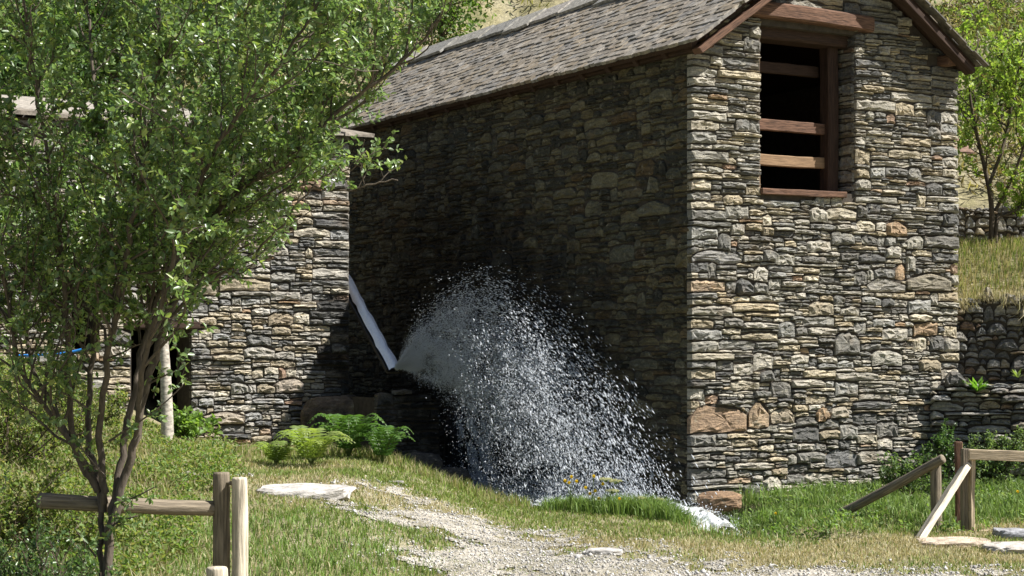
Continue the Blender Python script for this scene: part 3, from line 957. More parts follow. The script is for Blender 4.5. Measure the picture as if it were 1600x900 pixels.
# =================================================================== water: pool, foam, stream
def pool_z(x, y): return -0.10 + 0.05 * (fbm(x * 4, y * 4, o=3) - .47)
wx = np.arange(-2.6, 2.6, .07); wy = np.arange(19.0, 27, .07)
WX, WY = np.meshgrid(wx, wy); WZ = pool_z(WX, WY)
uu = (WX - A0[0]) * UX[0] + (WY - A0[1]) * UX[1]
ok = (ground_z(WX, WY) < WZ + .15) & (uu < .0)
wi = np.arange(WX.size).reshape(WX.shape)
s_ = ok[:-1, :-1] & ok[1:, 1:]
wf = np.stack([wi[:-1, :-1], wi[:-1, 1:], wi[1:, 1:], wi[1:, :-1]], -1)[s_]
used, inv = np.unique(wf, return_inverse=True)
tag(fast_mesh("pool", np.stack([WX, WY, WZ], -1).reshape(-1, 3)[used], inv.reshape(-1, 4), M_POOL, smooth=True), "churning pool at the foot of the water spray", "pool", kind="structure")
# stream of white water spilling through the grass: ribbon with lumpy foam
Vv, Ff = [], []
pts = STREAM
acc = [0]
for a, b in zip(pts[:-1], pts[1:]): acc.append(acc[-1] + np.hypot(*(b - a)))
K = 190; J = 27
lat = []
for i in range(K):
    s = acc[-1] * i / (K - 1)
    cx = np.interp(s, acc, pts[:, 0]); cy = np.interp(s, acc, pts[:, 1])
    s2 = min(acc[-1], s + .25); s1 = max(0, s - .25)
    tx_, ty_ = np.interp(s2, acc, pts[:, 0]) - np.interp(s1, acc, pts[:, 0]), np.interp(s2, acc, pts[:, 1]) - np.interp(s1, acc, pts[:, 1])
    l_ = math.hypot(tx_, ty_); nx_, ny_ = -ty_ / l_, tx_ / l_
    for j in range(J):
        a = (j - J // 2) / (J // 2)
        hw = .15 + .14 * vnoise(s * 2.3 + (7 if a > 0 else 0), 1.0)
        x = cx + nx_ * a * hw; y = cy + ny_ * a * hw
        zb = 0.0 - 0.04 * sm(s, 1.2, 3.2) - .13 * sm(s, 3.4, 4.3)
        z = zb + (.16 * (fbm(x * 7, y * 7, o=4) - .46) + .07 * (vnoise(x * 26, y * 26) - .5)) * (1.15 - abs(a)) - .05 * abs(a) ** 3
        Vv.append((x, y, z))
for i in range(K - 1):
    for j in range(J - 1):
        x, y, z = Vv[i * J + j]
        if fbm(x * 8 + 4, y * 4, o=3) > .33: Ff.append((i * J + j, i * J + j + 1, (i + 1) * J + j + 1, (i + 1) * J + j))
tag(mesh("stream", Vv, Ff, M_FOAM), "white foaming stream running out through the grass", "stream", kind="structure")
STREAM_V = np.array(Vv)

# droplets: ballistic spray from the chute mouth
def octa(cent, axis, ln, rad):
    """n stretched octahedra"""
    n = len(cent)
    a = axis / np.linalg.norm(axis, axis=1, keepdims=True)
    t = np.cross(a, np.array((0.3, 0.9, 0.2))); t /= np.linalg.norm(t, axis=1, keepdims=True)
    b = np.cross(a, t)
    V = np.stack([cent + a * ln[:, None], cent - a * ln[:, None], cent + t * rad[:, None], cent + b * rad[:, None], cent - t * rad[:, None], cent - b * rad[:, None]], 1)
    Ft = np.array([(0, 2, 3), (0, 3, 4), (0, 4, 5), (0, 5, 2), (1, 3, 2), (1, 4, 3), (1, 5, 4), (1, 2, 5)])
    Fc = (Ft[None] + (np.arange(n) * 6)[:, None, None]).reshape(-1, 3)
    return V.reshape(-1, 3), Fc
def tetra(cent, axis, ln, rad):
    n = len(cent)
    a = axis / np.linalg.norm(axis, axis=1, keepdims=True)
    t = np.cross(a, np.array((0.3, 0.9, 0.2))); t /= np.linalg.norm(t, axis=1, keepdims=True)
    b = np.cross(a, t)
    V = np.stack([cent + a * ln[:, None], cent - a * ln[:, None] * .5 + t * rad[:, None], cent - a * ln[:, None] * .5 - t * rad[:, None] * .5 + b * rad[:, None] * .87, cent - a * ln[:, None] * .5 - t * rad[:, None] * .5 - b * rad[:, None] * .87], 1)
    Ft = np.array([(0, 1, 2), (0, 2, 3), (0, 3, 1), (1, 3, 2)])
    return V.reshape(-1, 3), (Ft[None] + (np.arange(n) * 4)[:, None, None]).reshape(-1, 3)
rg = np.random.default_rng(3)
ORI = np.array(Ee) + np.array((0.03, -.05, .02))
MAIN = np.array((1.95, 19.3)) - ORI[:2]; main_az = math.atan2(MAIN[1], MAIN[0])
def spray(n, mist):
    # water leaves in short ropes and sheets: many drops share one throw
    per = 45 if mist else 22
    m = n // per
    phi = np.radians((rg.beta(1.25, 1.75, m) if mist else rg.beta(1.25, 1.3, m)) * 68 - 5)
    az = main_az + np.radians(rg.normal(-1, 10, m))
    f = np.clip(1.04 - np.abs(rg.normal(0, .17, m)), .6, 1.1)
    f = np.where(phi < .6, np.maximum(f, .76 - .12 * np.clip(phi, 0, 1)), f)
    sp = np.where(phi > 0, 5.15 + .15 * np.sin(np.maximum(phi, 0)), 5.1 + 2.0 * np.sin(phi)) * f * np.where(rg.random(m) < .06, rg.uniform(1.0, 1.15, m), 1.0)
    if mist: sp *= rg.uniform(.80, 1.0, m)
    t0 = rg.uniform(.0, 1.0, m)
    rp = lambda a_: np.repeat(a_, per)
    n = m * per
    phi = rp(phi) + rg.normal(0, .022, n) * (per > 1); az = rp(az) + rg.normal(0, .022, n) * (per > 1); sp = rp(sp) * (1 + rg.normal(0, .012, n) * (per > 1))
    t0 = np.clip(rp(t0 ** (1.5 if mist else 1.0)) + rg.normal(0, .11 if mist else .055, n), .005, 1.0)
    v0 = np.stack([np.cos(phi) * np.cos(az) * sp, np.cos(phi) * np.sin(az) * sp, np.sin(phi) * sp], 1)
    g = 9.81
    zf = -0.12
    tmax = (v0[:, 2] + np.sqrt(np.maximum(v0[:, 2] ** 2 + 2 * g * (ORI[2] - zf), 0))) / g
    if mist: t = tmax * t0
    else: t = tmax * t0
    drag = 1 - .06 * t
    p = ORI + v0 * (t * drag)[:, None]; p[:, 2] = ORI[2] + v0[:, 2] * t - .5 * g * t * t
    vel = v0.copy(); vel[:, 2] -= g * t
    p = p + rg.normal(0, 1, p.shape) * (.010 + .022 * t[:, None])
    # clumping
    cl = fbm(p[:, 0] * 7 + p[:, 1] * 3, p[:, 2] * 7, p[:, 1] * 5, o=3)
    keep = rg.uniform(0, 1, n) < sm(cl, .22, .58)
    uu = (p - A0) @ UX; vv = (p - A0) @ VX
    keep &= ~((uu > -.09) & (vv > -.09)) & (p[:, 2] > -.15)
    return p[keep], vel[keep], t[keep]
p, v, t = spray(74000, False)
sz = (0.0018 + 0.0019 * np.clip(t, 0, 1.2)) * rg.lognormal(0, .38, len(p))
V1, F1 = octa(p, v, sz * (2.5 + 3.0 * t) * rg.uniform(.7, 1.2, len(p)), sz)
pm, vm, tm = spray(105000, True)
szm = 0.0030 * rg.lognormal(0, .3, len(pm))
V2, F2 = tetra(pm, vm, szm * 1.8, szm)
# splash where the spray lands on the pool, and stray drops high up
ns = 20000
th = rg.uniform(0, 2 * math.pi, ns); rr_ = np.sqrt(rg.uniform(0, 1, ns))
cx = rg.choice([-.35, .1, .5, .9, 1.25], ns) + rr_ * np.cos(th) * .55; cy = np.interp(cx, [-.6, 1.6], [21.6, 19.7]) + rr_ * np.sin(th) * .5
ps = np.stack([cx, cy, -.1 + rg.exponential(.11, ns)], 1)
uu = (ps - A0) @ UX
ps = ps[uu < -.06]
sv = STREAM_V[rg.integers(0, len(STREAM_V), 1500)]; sv = sv + rg.normal(0, .02, sv.shape) + np.stack([np.zeros(1500), np.zeros(1500), .01 + rg.exponential(.03, 1500)], 1)
# thin fall over the dark rocks beside the pier
nc = 9000
ca, ct = rg.beta(2, 2, nc), rg.uniform(0, 1, nc)
cas = np.stack([P(705 + 60 * a_ + 25 * t_, 655 + 125 * t_, 22.3 - .5 * t_ - .12 * vnoise(a_ * 9, t_ * 9)) for a_, t_ in zip(ca, ct)])
cas = cas[fbm(ca * 6 + 3, ct * 2.2, o=3) + .12 * ct > .46] 
cas = cas + rg.normal(0, .012, cas.shape)
ps = np.concatenate([ps, sv, cas])
szs = .0034 * rg.lognormal(0, .35, len(ps))
V3, F3 = octa(ps, rg.normal(0, .4, ps.shape) + np.array((0, 0, 1.0)), szs * 1.6, szs)
Vd = np.concatenate([V1, V2, V3]); Fd = np.concatenate([F1, F2 + len(V1), F3 + len(V1) + len(V2)])
tag(fast_mesh("water_spray", Vd, Fd, M_DROP), "fan of white water drops flying from the chute", "spray", kind="stuff")
# =================================================================== rocks
def rock(name, c, rx, ry, rz, col, seed, label, cat="rock", group=None, flat=0.0, mat=None, rotz=0.0):
    r = np.random.default_rng(seed)
    nu, nv = 40, 22
    th = np.linspace(0, 2 * math.pi, nu, endpoint=False); ph = np.linspace(-math.pi / 2, math.pi / 2, nv)
    Vv = []
    off = r.uniform(0, 90, 3)
    for q in ph:
        for t in th:
            d = np.array((math.cos(q) * math.cos(t), math.cos(q) * math.sin(t), math.sin(q)))
            e = np.sign(d) * np.abs(d) ** 0.72
            k = 1 + .45 * (fbm(d[0] * 1.6 + off[0], d[1] * 1.6 + off[1], d[2] * 1.6 + off[2], o=4) - .47)
            k += .22 * (abs(fbm(d[0] * 4.3 + off[2], d[1] * 4.3 + off[0], d[2] * 4.3, o=3) - .45)) + .05 * (vnoise(d[0] * 11, d[1] * 11 + off[0], d[2] * 11) - .5)
            v = e * k
            if flat: v[2] = min(v[2], 1 - flat + .7 * (fbm(d[0] * 2.2 + off[1], d[1] * 2.2, o=4) - .45))
            x, y = v[0] * rx, v[1] * ry
            Vv.append((c[0] + x * math.cos(rotz) - y * math.sin(rotz), c[1] + x * math.sin(rotz) + y * math.cos(rotz), c[2] + v[2] * rz))
    Ff = []
    for i in range(nv - 1):
        for j in range(nu):
            k = (j + 1) % nu
            Ff.append((i * nu + j, i * nu + k, (i + 1) * nu + k, (i + 1) * nu + j))
    o = mesh(name, Vv, Ff, mat or M_ROCK, None, np.tile(col, (len(Vv), 1)))
    return tag(o, label, cat, group)
gz = lambda x, y: float(ground_z(x, y))
c = P(525, 662, 22.5)
rock("boulder", c, .46, .28, .36, (0.21, 0.155, 0.105), 5, "big wet brown boulder at the foot of the outbuilding wall", mat=M_WETSHADE_STONE)
for i, (px, py, Y, rx, rz) in enumerate(((655, 735, 21.2, .28, .2), (735, 700, 22.6, .32, .5), (700, 755, 21.0, .28, .18))):
    c = P(px, py, Y)
    rock("wet_rock", c, rx, .3, rz, (0.09, 0.08, 0.07), 30 + i, ["dark wet rock at the foot of the masonry pier", "tall dark rock behind the thin white fall beside the pier", "low dark rock at the lip of the pool"][i], mat=M_WETSHADE_STONE)
def slab(px, py, Y, rx, ry, col, seed, label, h=.07, dz=0.0, rot=0.0):
    p = P(px, py, Y); z = gz(p[0], p[1])
    return rock("flat_rock", (p[0], p[1], z + .01 + dz), rx, ry, h, col, seed, label, flat=.45, rotz=rot)
slab(478, 796, 16.1, .42, .34, (0.46, 0.43, 0.39), 41, "large pale flat rock lying in the grass right of the posts", h=.10)
slab(943, 868, 14.65, .15, .09, (0.42, 0.40, 0.37), 42, "small flat grey stone set in the gravel path", h=.05)
slab(1493, 850, 15.4, .30, .22, (0.47, 0.38, 0.29), 43, "cracked tan rock slab at the foot of the leaning brace", h=.07, dz=-.01)
slab(1590, 862, 15.0, .26, .22, (0.46, 0.42, 0.37), 44, "pale rock slab at the right edge below the fence", h=.08, dz=-.01)
slab(1592, 842, 15.9, .22, .18, (0.28, 0.28, 0.29), 45, "grey rock behind the pale slab at the right edge", h=.10, dz=.0)
slab(620, 765, 17.9, .07, .05, (0.30, 0.28, 0.26), 46, "small grey stone in the grass near the crest", h=.04)
rock("wall_foot_rock", P(1125, 783, 19.5), .24, .15, .10, (0.30, 0.19, 0.11), 47, "wet rust-brown rock at the foot of the mill corner", mat=M_WETSHADE_STONE)

# =================================================================== retaining wall and terrace on the right
ret = tag(empty("retaining_wall", (5.4, 22.0, 0)), "dark dry-stone retaining wall right of the mill under a grassy bank", "wall")
RO = np.array((5.18, 22.22, 0.0)); RU = np.array((math.cos(-.12), math.sin(-.12), 0)); RN = np.array((RU[1], -RU[0], 0))
cb = Bag(); core_prism([(0, -.2), (2.4, -.2), (2.4, 2.3), (0, 2.3)], RO, RU, -RN, 0, .4, cb)
rcore = cb.build("wall_core", M_CORE, ret)
def size_round(z, r):
    h = min(.24, max(.04, r.lognormvariate(math.log(.105), .4)))
    return min(max(h * r.uniform(1.1, 2.0), .06), .5), h, r.uniform(.35, .75)
def size_slabby(z, r):
    h = min(.2, max(.03, r.lognormvariate(math.log(.07), .45)))
    return min(max(h * r.uniform(2.0, 5.0), .1), .7), h, r.uniform(.25, .6)
jobs = []
for st in pack(2.4, 2.28, rs, size_round, z0=1.0):
    s = stone_mesh(st, rs, RO, RU, RN, .02, .09)
    if s: jobs.append((s[0], s[1], stone_col(rs, .14, .10, .28) * 1.1, rcore, M_STONE))
RO2 = np.array((5.02, 21.72, 0.0))
cb = Bag(); core_prism([(0, -.2), (2.6, -.2), (2.6, 1.25), (0, 1.25)], RO2, RU, -RN, 0, .45, cb)
rcore2 = cb.build("wall_core", M_CORE, ret)
for st in pack(2.6, 1.24, rs, size_slabby, z0=-.15):
    s = stone_mesh(st, rs, RO2, RU, RN, .02, .13)
    if s: jobs.append((s[0], s[1], stone_col(rs, .15, .04, .15) * 1.3, rcore2, M_STONE))
place_stones(jobs, ret, 260, "small_stones")
ter = tag(empty("terrace_wall", (6.5, 26.55, 3)), "low dry-stone terrace wall behind the young tree", "wall")
TO = np.array((5.2, 26.55, 2.7)); TU = np.array((1.0, 0, 0)); TN = np.array((0, -1.0, 0))
cb = Bag(); core_prism([(0, -.1), (3.4, -.1), (3.4, 1.05), (0, 1.05)], TO, TU, -TN, 0, .4, cb)
tcore = cb.build("wall_core", M_CORE, ter)
jobs = []
for st in pack(3.4, 1.04, rs, size_round):
    s = stone_mesh(st, rs, TO, TU, TN, .02, .08)
    if s: jobs.append((s[0], s[1], stone_col(rs, .2, .1, .2), tcore, M_STONE))
place_stones(jobs, ter, 120, "small_stones")
# small shed behind the mill: only its slate eave shows
shed = tag(empty("slate_shed", P(1490, 300, 25.2) * np.array((1, 1, 0)) + np.array((0, 0, 3.0))), "small slate-roofed shed peeping out behind the mill's right edge", "shed")
sp = P(1524, 240, 25.0)
cb = Bag(); cb.add(*obox(sp + np.array((-1.5, .25, -1.5)), (1.28, 0, 0), (0, 1.4, 0), (0, 0, 1.47)), (0.2, 0.17, 0.13))
cb.build("wall", M_ROCK, shed)
for rr in range(7):
    s0 = 0.0
    for k in range(6):
        w = .30
        base = sp + np.array((-.06 * rr - 0.0, 0, .055 * rr))
        x0 = -w * (k + 1); c = np.array(rs.choice([(0.20, 0.21, 0.23), (0.18, 0.175, 0.175), (0.20, 0.125, 0.09), (0.23, 0.225, 0.22)]))
        v, f = obox(sp + np.array((-.075 * rr - .28 * k - .0, .22 * rr, .115 * rr + .0)) + np.array((-.28, 0, 0)), (.27, 0, 0), (-.02, .30, .13), (0, 0, .022))
        mesh("slate", v + RNG.normal(0, .004, v.shape), f, M_SLATE, shed, np.tile(c, (8, 1)))

# =================================================================== fences
LF = 10.3
lf = tag(empty("wooden_fence", tuple(P(345, 790, LF)[:2]) + (gz(*P(345, 790, LF)[:2]),)), "round-log fence end with two upright posts and one horizontal rail", "fence")
def gp(px, Y, dz=0.0):
    x = (px - 800) / F * Y
    return np.array((x, Y, gz(x, Y) + dz))
a = P(346, 738, LF); beam("post", gp(346, LF, -.1), a, .049, .049, M_GREYWOOD, lf, round_=True, seed=61)
a = P(374, 746, LF - .05); beam("post", gp(371, LF - .05, -.1), a, .048, .048, M_LOGWOOD, lf, round_=True, seed=62, taper=.93)
beam("rail", P(340, 795, LF + .02), P(60, 782, LF - .5), .044, .044, M_GREYWOOD, lf, round_=True, seed=63)
beam("short_post", gp(340, LF - .45, -.1), P(339, 886, LF - .45), .058, .058, M_LOGWOOD, lf, round_=True, seed=64)
beam("bolt", P(352, 755, LF - .02), P(366, 755, LF - .05), .012, .012, M_GREYWOOD, lf, round_=True, seed=65, segs=1, rough=0)

RF = 16.6
rf = tag(empty("plank_fence", gp(1512, RF)), "square-post wooden fence with two planks running off the right edge", "fence")
beam("post", gp(1509, RF, -.15), P(1509, 701, RF), .075, .085, M_GREYWOOD, rf, seed=71)
o = beam("post", gp(1519, RF - .04, -.05), P(1520, 718, RF - .05), .045, .05, M_PALEWOOD, rf, seed=72)
beam("top_plank", P(1513, 710, RF - .08), P(1690, 716, RF - .15), .04, .095, M_PALEWOOD, rf, seed=73)
beam("bottom_plank", P(1524, 835, RF - .07), P(1690, 831, RF - .15), .045, .075, M_PALEWOOD, rf, seed=74)
br = tag(empty("leaning_brace", gp(1437, RF - .9)), "pale split-timber brace leaning against the fence post", "brace")
beam("brace_log", gp(1434, RF - .75, -.02), P(1510, 728, RF - .02), .055, .12, M_LOGWOOD, br, up=(0, -1, 0), seed=75, rough=.02)
st_ = tag(empty("square_post", gp(1498, RF + .5)), "short reddish square post standing behind the leaning brace", "post")
beam("post", gp(1498, RF + .45, -.1), P(1497, 690, RF + .45), .07, .07, M_REDWOOD, st_, seed=76)
hr = tag(empty("sloping_handrail", gp(1463, RF + .5)), "sloping round handrail on one post in front of the mill wall", "handrail")
beam("post", gp(1464, RF + .4, -.1), P(1462, 716, RF + .4), .052, .052, M_GREYWOOD, hr, round_=True, seed=77)
beam("rail", P(1306, 806, RF + 1.0), P(1474, 716, RF + .30), .045, .045, M_GREYWOOD, hr, round_=True, seed=78)

# =================================================================== foliage helpers
def leaves(pos, dirs, ln, wd, r, flat_up=0.5):
    """n leaves, 6 verts each: folded lance-shaped blade"""
    n = len(pos)
    d = dirs / (np.linalg.norm(dirs, axis=1, keepdims=True) + 1e-9)
    up = r.normal(0, 1, (n, 3)) * (1 - flat_up) + np.array((0, 0, 1.0)) * flat_up * 1.6
    s = np.cross(d, up); s /= (np.linalg.norm(s, axis=1, keepdims=True) + 1e-9)
    nn = np.cross(s, d)
    L = ln[:, None]; W = wd[:, None]
    b = pos; m1 = pos + d * L * .42
    V = np.stack([b, m1 + s * W * .5 + nn * W * .16, pos + d * L * .8 + s * W * .28 + nn * W * .05, pos + d * L - nn * L * .10, pos + d * L * .8 - s * W * .28 + nn * W * .05, m1 - s * W * .5 + nn * W * .16], 1)
    Ft = np.array([(0, 1, 2, 3), (0, 3, 4, 5)])
    Fc = (Ft[None] + (np.arange(n) * 6)[:, None, None]).reshape(-1, 4)
    return V.reshape(-1, 3), Fc
def leaf_cols(n, pal, r, k=6, var=.22):
    pal = np.array(pal)
    c = pal[r.integers(0, len(pal), n)] * r.uniform(1 - var, 1 + var, (n, 1))
    return np.repeat(c, k, axis=0)
def tube(pts, rad, k=6):
    pts = np.asarray(pts, dtype=float); n = len(pts)
    t = np.gradient(pts, axis=0); t /= (np.linalg.norm(t, axis=1, keepdims=True) + 1e-9)
    a = np.cross(t, np.array((0.2, 1.0, 0.1))); a /= (np.linalg.norm(a, axis=1, keepdims=True) + 1e-9); b = np.cross(t, a)
    q = 2 * math.pi * np.arange(k) / k
    V = pts[:, None] + (a[:, None] * np.cos(q)[None, :, None] + b[:, None] * np.sin(q)[None, :, None]) * np.asarray(rad, dtype=float)[:, None, None]
    key = (n, k)
    if key not in _tf:
        Ff = [(i * k + j, i * k + (j + 1) % k, (i + 1) * k + (j + 1) % k, (i + 1) * k + j) for i in range(n - 1) for j in range(k)]
        Ff.append(tuple((n - 1) * k + j for j in range(k))); _tf[key] = Ff
    return V.reshape(-1, 3), _tf[key]
_tf = {}
def spline(ctrl, m=6):
    c = np.asarray(ctrl, dtype=float)
    c = np.concatenate([[2 * c[0] - c[1]], c, [2 * c[-1] - c[-2]]])
    out = []
    for i in range(1, len(c) - 2):
        for k in range(m):
            t = k / m
            out.append(.5 * ((2 * c[i]) + (-c[i - 1] + c[i + 1]) * t + (2 * c[i - 1] - 5 * c[i] + 4 * c[i + 1] - c[i + 2]) * t * t + (-c[i - 1] + 3 * c[i] - 3 * c[i + 1] + c[i + 2]) * t ** 3))
    out.append(c[-2])
    return np.array(out)
def rot_about(d, ax, an):
    return np.array(Matrix.Rotation(an, 3, Vector(ax)) @ Vector(d))
def wander(p, d, L, n, r, up=.15, wig=.22):
    pts = [np.array(p)]; d = np.array(d) / np.linalg.norm(d)
    for i in range(n):
        d = d + r.normal(0, wig, 3) * np.array((1, 1, .8)) + np.array((0, 0, up)); d /= np.linalg.norm(d)
        pts.append(pts[-1] + d * L / n)
    return np.array(pts)

class Grow:
    skip = None; thinp = None
    def __init__(s, seed): s.r = np.random.default_rng(seed); s.tw = Bag(); s.lp = []; s.ld = []
    def twig(s, p, d, L, nl, rad=.0026, up=.1):
        r = s.r
        pts = wander(p, d, L, 4, r, up)
        if s.skip and s.skip(pts[-1]): return
        if s.thinp and r.random() < s.thinp(pts[0]) * .6: return
        v, f = tube(pts, np.linspace(rad, rad * .35, 5), 3); s.tw.add(v, f)
        t = r.uniform(.12, 1.0, nl) * 3.999; i = t.astype(int)
        e = pts[i + 1] - pts[i]
        s.lp.append(pts[i] + e * (t - i)[:, None])
        s.ld.append(e / (np.linalg.norm(e, axis=1, keepdims=True) + 1e-9) * .6 + r.normal(0, .75, (nl, 3)))
    def limb(s, pts, rad, t0, nb, bl, ntw, nl, tl=(.14, .34), skip=None, upb=.14):
        """side branches and twigs along a limb from fraction t0 on"""
        r = s.r
        n = len(pts)
        for b in range(nb):
            t = t0 + (1 - t0) * (b + r.uniform(0, 1)) / nb
            f = min(t * (n - 1), n - 1.001); i = int(f)
            p = pts[i] + (pts[i + 1] - pts[i]) * (f - i)
            d = pts[i + 1] - pts[i]; d = d / np.linalg.norm(d)
            ax = np.cross(d, r.normal(0, 1, 3)); ax /= np.linalg.norm(ax)
            dd = rot_about(d, ax, r.uniform(.5, 1.15))
            L = r.uniform(*bl) * (1.15 - .45 * t)
            bp = wander(p, dd, L, 6, r, upb)
            if s.skip and s.skip(bp[-1]): continue
            r0 = min(rad[i] * .6, .004 + .011 * L)
            v, fc = tube(bp, np.linspace(r0, .0025, 7), 5); s.tw.add(v, fc)
            for w in range(ntw):
                g = r.uniform(.15, 1.0) * 5.999; k = int(g)
                q = bp[k] + (bp[k + 1] - bp[k]) * (g - k)
                e = bp[k + 1] - bp[k]; e /= np.linalg.norm(e)
                ax2 = np.cross(e, r.normal(0, 1, 3)); ax2 /= np.linalg.norm(ax2)
                s.twig(q, rot_about(e, ax2, r.uniform(.4, 1.2)), r.uniform(*tl), nl)
    def build(s, parent, pal, ln, wd, mat, barkmat, flat_up=.45, cull=None):
        lp = np.concatenate(s.lp); ld = np.concatenate(s.ld)
        if cull is not None:
            k = cull(lp); lp, ld = lp[k], ld[k]
        n = len(lp)
        V, Fc = leaves(lp, ld, s.r.uniform(ln[0], ln[1], n), s.r.uniform(wd[0], wd[1], n), s.r, flat_up)
        fast_mesh("crown", V, Fc, mat, parent, leaf_cols(n, pal, s.r))
        s.tw.build("twigs", barkmat, parent)
        print(parent.name, "leaves", n)

# ---- the big multi-stemmed tree on the left
TY = 9.9
tb = gp(163, TY)
tree = tag(empty("leafy_tree", tb), "many-stemmed small-leaved tree filling the left of the view", "tree")
stems = [
    ([(160, 1000, 0), (158, 860, 0), (152, 765, 0), (95, 668, -.1), (34, 580, -.15), (12, 470, -.2), (-25, 330, -.3), (-70, 180, -.4)], .030),
    ([(152, 768, .03), (112, 690, .1), (62, 600, .2), (36, 500, .3), (20, 380, .4), (-5, 220, .5), (-30, 60, .6)], .024),
    ([(153, 766, -.02), (116, 690, -.05), (107, 560, -.1), (100, 440, -.2), (85, 300, -.3), (55, 130, -.45), (30, -60, -.6)], .032),
    ([(160, 800, 0.0), (156, 755, 0.03), (139, 690, .1), (140, 600, .2), (152, 480, .35), (160, 340, .5), (150, 180, .6), (135, 0, .7), (125, -120, .8)], .034),
    ([(160, 800, 0), (162, 755, -.03), (155, 680, -.08), (168, 560, -.2), (192, 430, -.35), (215, 300, -.5), (240, 150, -.6), (252, -20, -.7), (262, -150, -.8)], .036),
    ([(168, 850, 0), (182, 760, 0), (197, 680, .05), (215, 590, .1), (232, 500, .2), (268, 400, .3), (288, 280, .45), (330, 150, .6), (372, 0, .7), (400, -120, .8)], .036),
    ([(160, 1000, -.04), (166, 880, -.04), (188, 765, -.05), (213, 680, -.08), (240, 560, -.1), (277, 450, -.15), (330, 345, -.2), (400, 275, -.3), (480, 215, -.35), (560, 150, -.4), (640, 85, -.4), (690, 20, -.4)], .044),
    ([(243, 550, -.1), (280, 460, .1), (312, 385, .3), (352, 300, .5), (420, 190, .7), (490, 80, .9), (540, -40, 1.0)], .026),
    ([(213, 680, -.08), (225, 560, -.3), (262, 440, -.5), (300, 320, -.7), (350, 210, -.9), (430, 110, -1.0), (500, 0, -1.1), (540, -90, -1.1)], .026),
    ([(258, 500, -.12), (320, 445, -.2), (390, 400, -.3), (440, 350, -.35), (480, 300, -.4), (525, 262, -.4)], .013),
    ([(330, 345, -.2), (400, 318, -.05), (470, 290, 0.0), (530, 300, 0.05), (575, 288, .05), (622, 280, .05)], .012),
    ([(420, 262, -.3), (470, 240, -.2), (515, 250, -.1), (545, 268, -.1), (570, 235, -.1)], .010),
    ([(190, 430, .3), (215, 330, .6), (200, 200, .9), (205, 60, 1.0), (210, -90, 1.1)], .018),
    ([(230, 505, .2), (300, 420, .6), (380, 330, .9), (470, 200, 1.1), (560, 90, 1.2), (600, 10, 1.2)], .016),
]
gt = Grow(21)
def tree_edge(p):
    x, y = proj(np.asarray(p))
    e = float(np.interp(y, [-200, 0, 60, 110, 180, 230, 330, 430, 520, 900], [760, 705, 665, 640, 600, 560, 500, 400, 330, 300]))
    return x > e + 12 and not (200 < y < 320 and x < 640)
gt.skip = tree_edge
gt.thinp = lambda p: .25 if (proj(np.asarray(p))[1] > 400 or proj(np.asarray(p))[0] < 150) else 0.0
for i, (ct, rad) in enumerate(stems):
    pts = spline([P(x, y, TY + dy) for x, y, dy in ct], 5)
    pts[1:] += gt.r.normal(0, .006, pts[1:].shape)
    rad *= .64
    rr_ = np.linspace(rad, .006, len(pts)) if i < 7 else np.linspace(rad, .004, len(pts))
    rr_ = np.maximum(rr_, rad * (1 - np.linspace(0, 1, len(pts))) ** .8)
    v, f = tube(pts, rr_, 9)
    mesh("stem", v, f, M_BARK, tree, smooth=True)
    main = i < 9 or i >= 12
    t0 = .38 if i < 7 else .12
    gt.limb(pts, rr_, t0, 46 if i in (5, 6) else 38 if main else 7, (.35, .95) if main else (.12, .3), 10 if main else 4, 20 if main else 10, (.12, .32) if main else (.08, .16))
# a few low shoots
for (x, y, x2, y2) in ((170, 690, 300, 625), (165, 745, 120, 700), (180, 790, 240, 760), (165, 830, 195, 800), (150, 870, 120, 830), (170, 560, 220, 535), (140, 640, 90, 620), (230, 600, 290, 570), (110, 480, 60, 470), (200, 500, 170, 470)):
    a = P(x, y, TY - .1); b = P(x2, y2, TY - .25)
    pts = wander(a, b - a, np.linalg.norm(b - a), 6, gt.r, .02, .08)
    v, f = tube(pts, np.linspace(.007, .003, 7), 5); gt.tw.add(v, f)
    for k in range(8): gt.twig(pts[gt.r.integers(2, 7)], gt.r.normal(0, 1, 3), .12, 9)
def crown_cull(p):
    x, y = proj(p)
    edge = np.interp(y, [-200, 0, 60, 110, 180, 230, 330, 430, 520, 900], [760, 705, 665, 640, 600, 560, 500, 400, 330, 300])
    thin = np.where((x < 150) & (y > 170), .8, 1.0) * np.where(y > 400, .9, 1.0) * (.75 + .8 * sm(fbm(x * .012, y * .012, p[:, 1] * 1.5, o=3), .36, .56))
    return (RNG.uniform(0, 1, len(x)) < thin) & ((x < edge + 30 * (vnoise(y * .05, x * 0) - .5)) | ((y > 200) & (y < 320) & (x < 640)))
gt.build(tree, [(0.16, 0.24, 0.09), (0.19, 0.275, 0.10), (0.13, 0.21, 0.08), (0.23, 0.315, 0.115), (0.27, 0.33, 0.10), (0.19, 0.265, 0.145)], (.022, .052), (.014, .031), M_LEAF, M_BARK, .5, crown_cull)

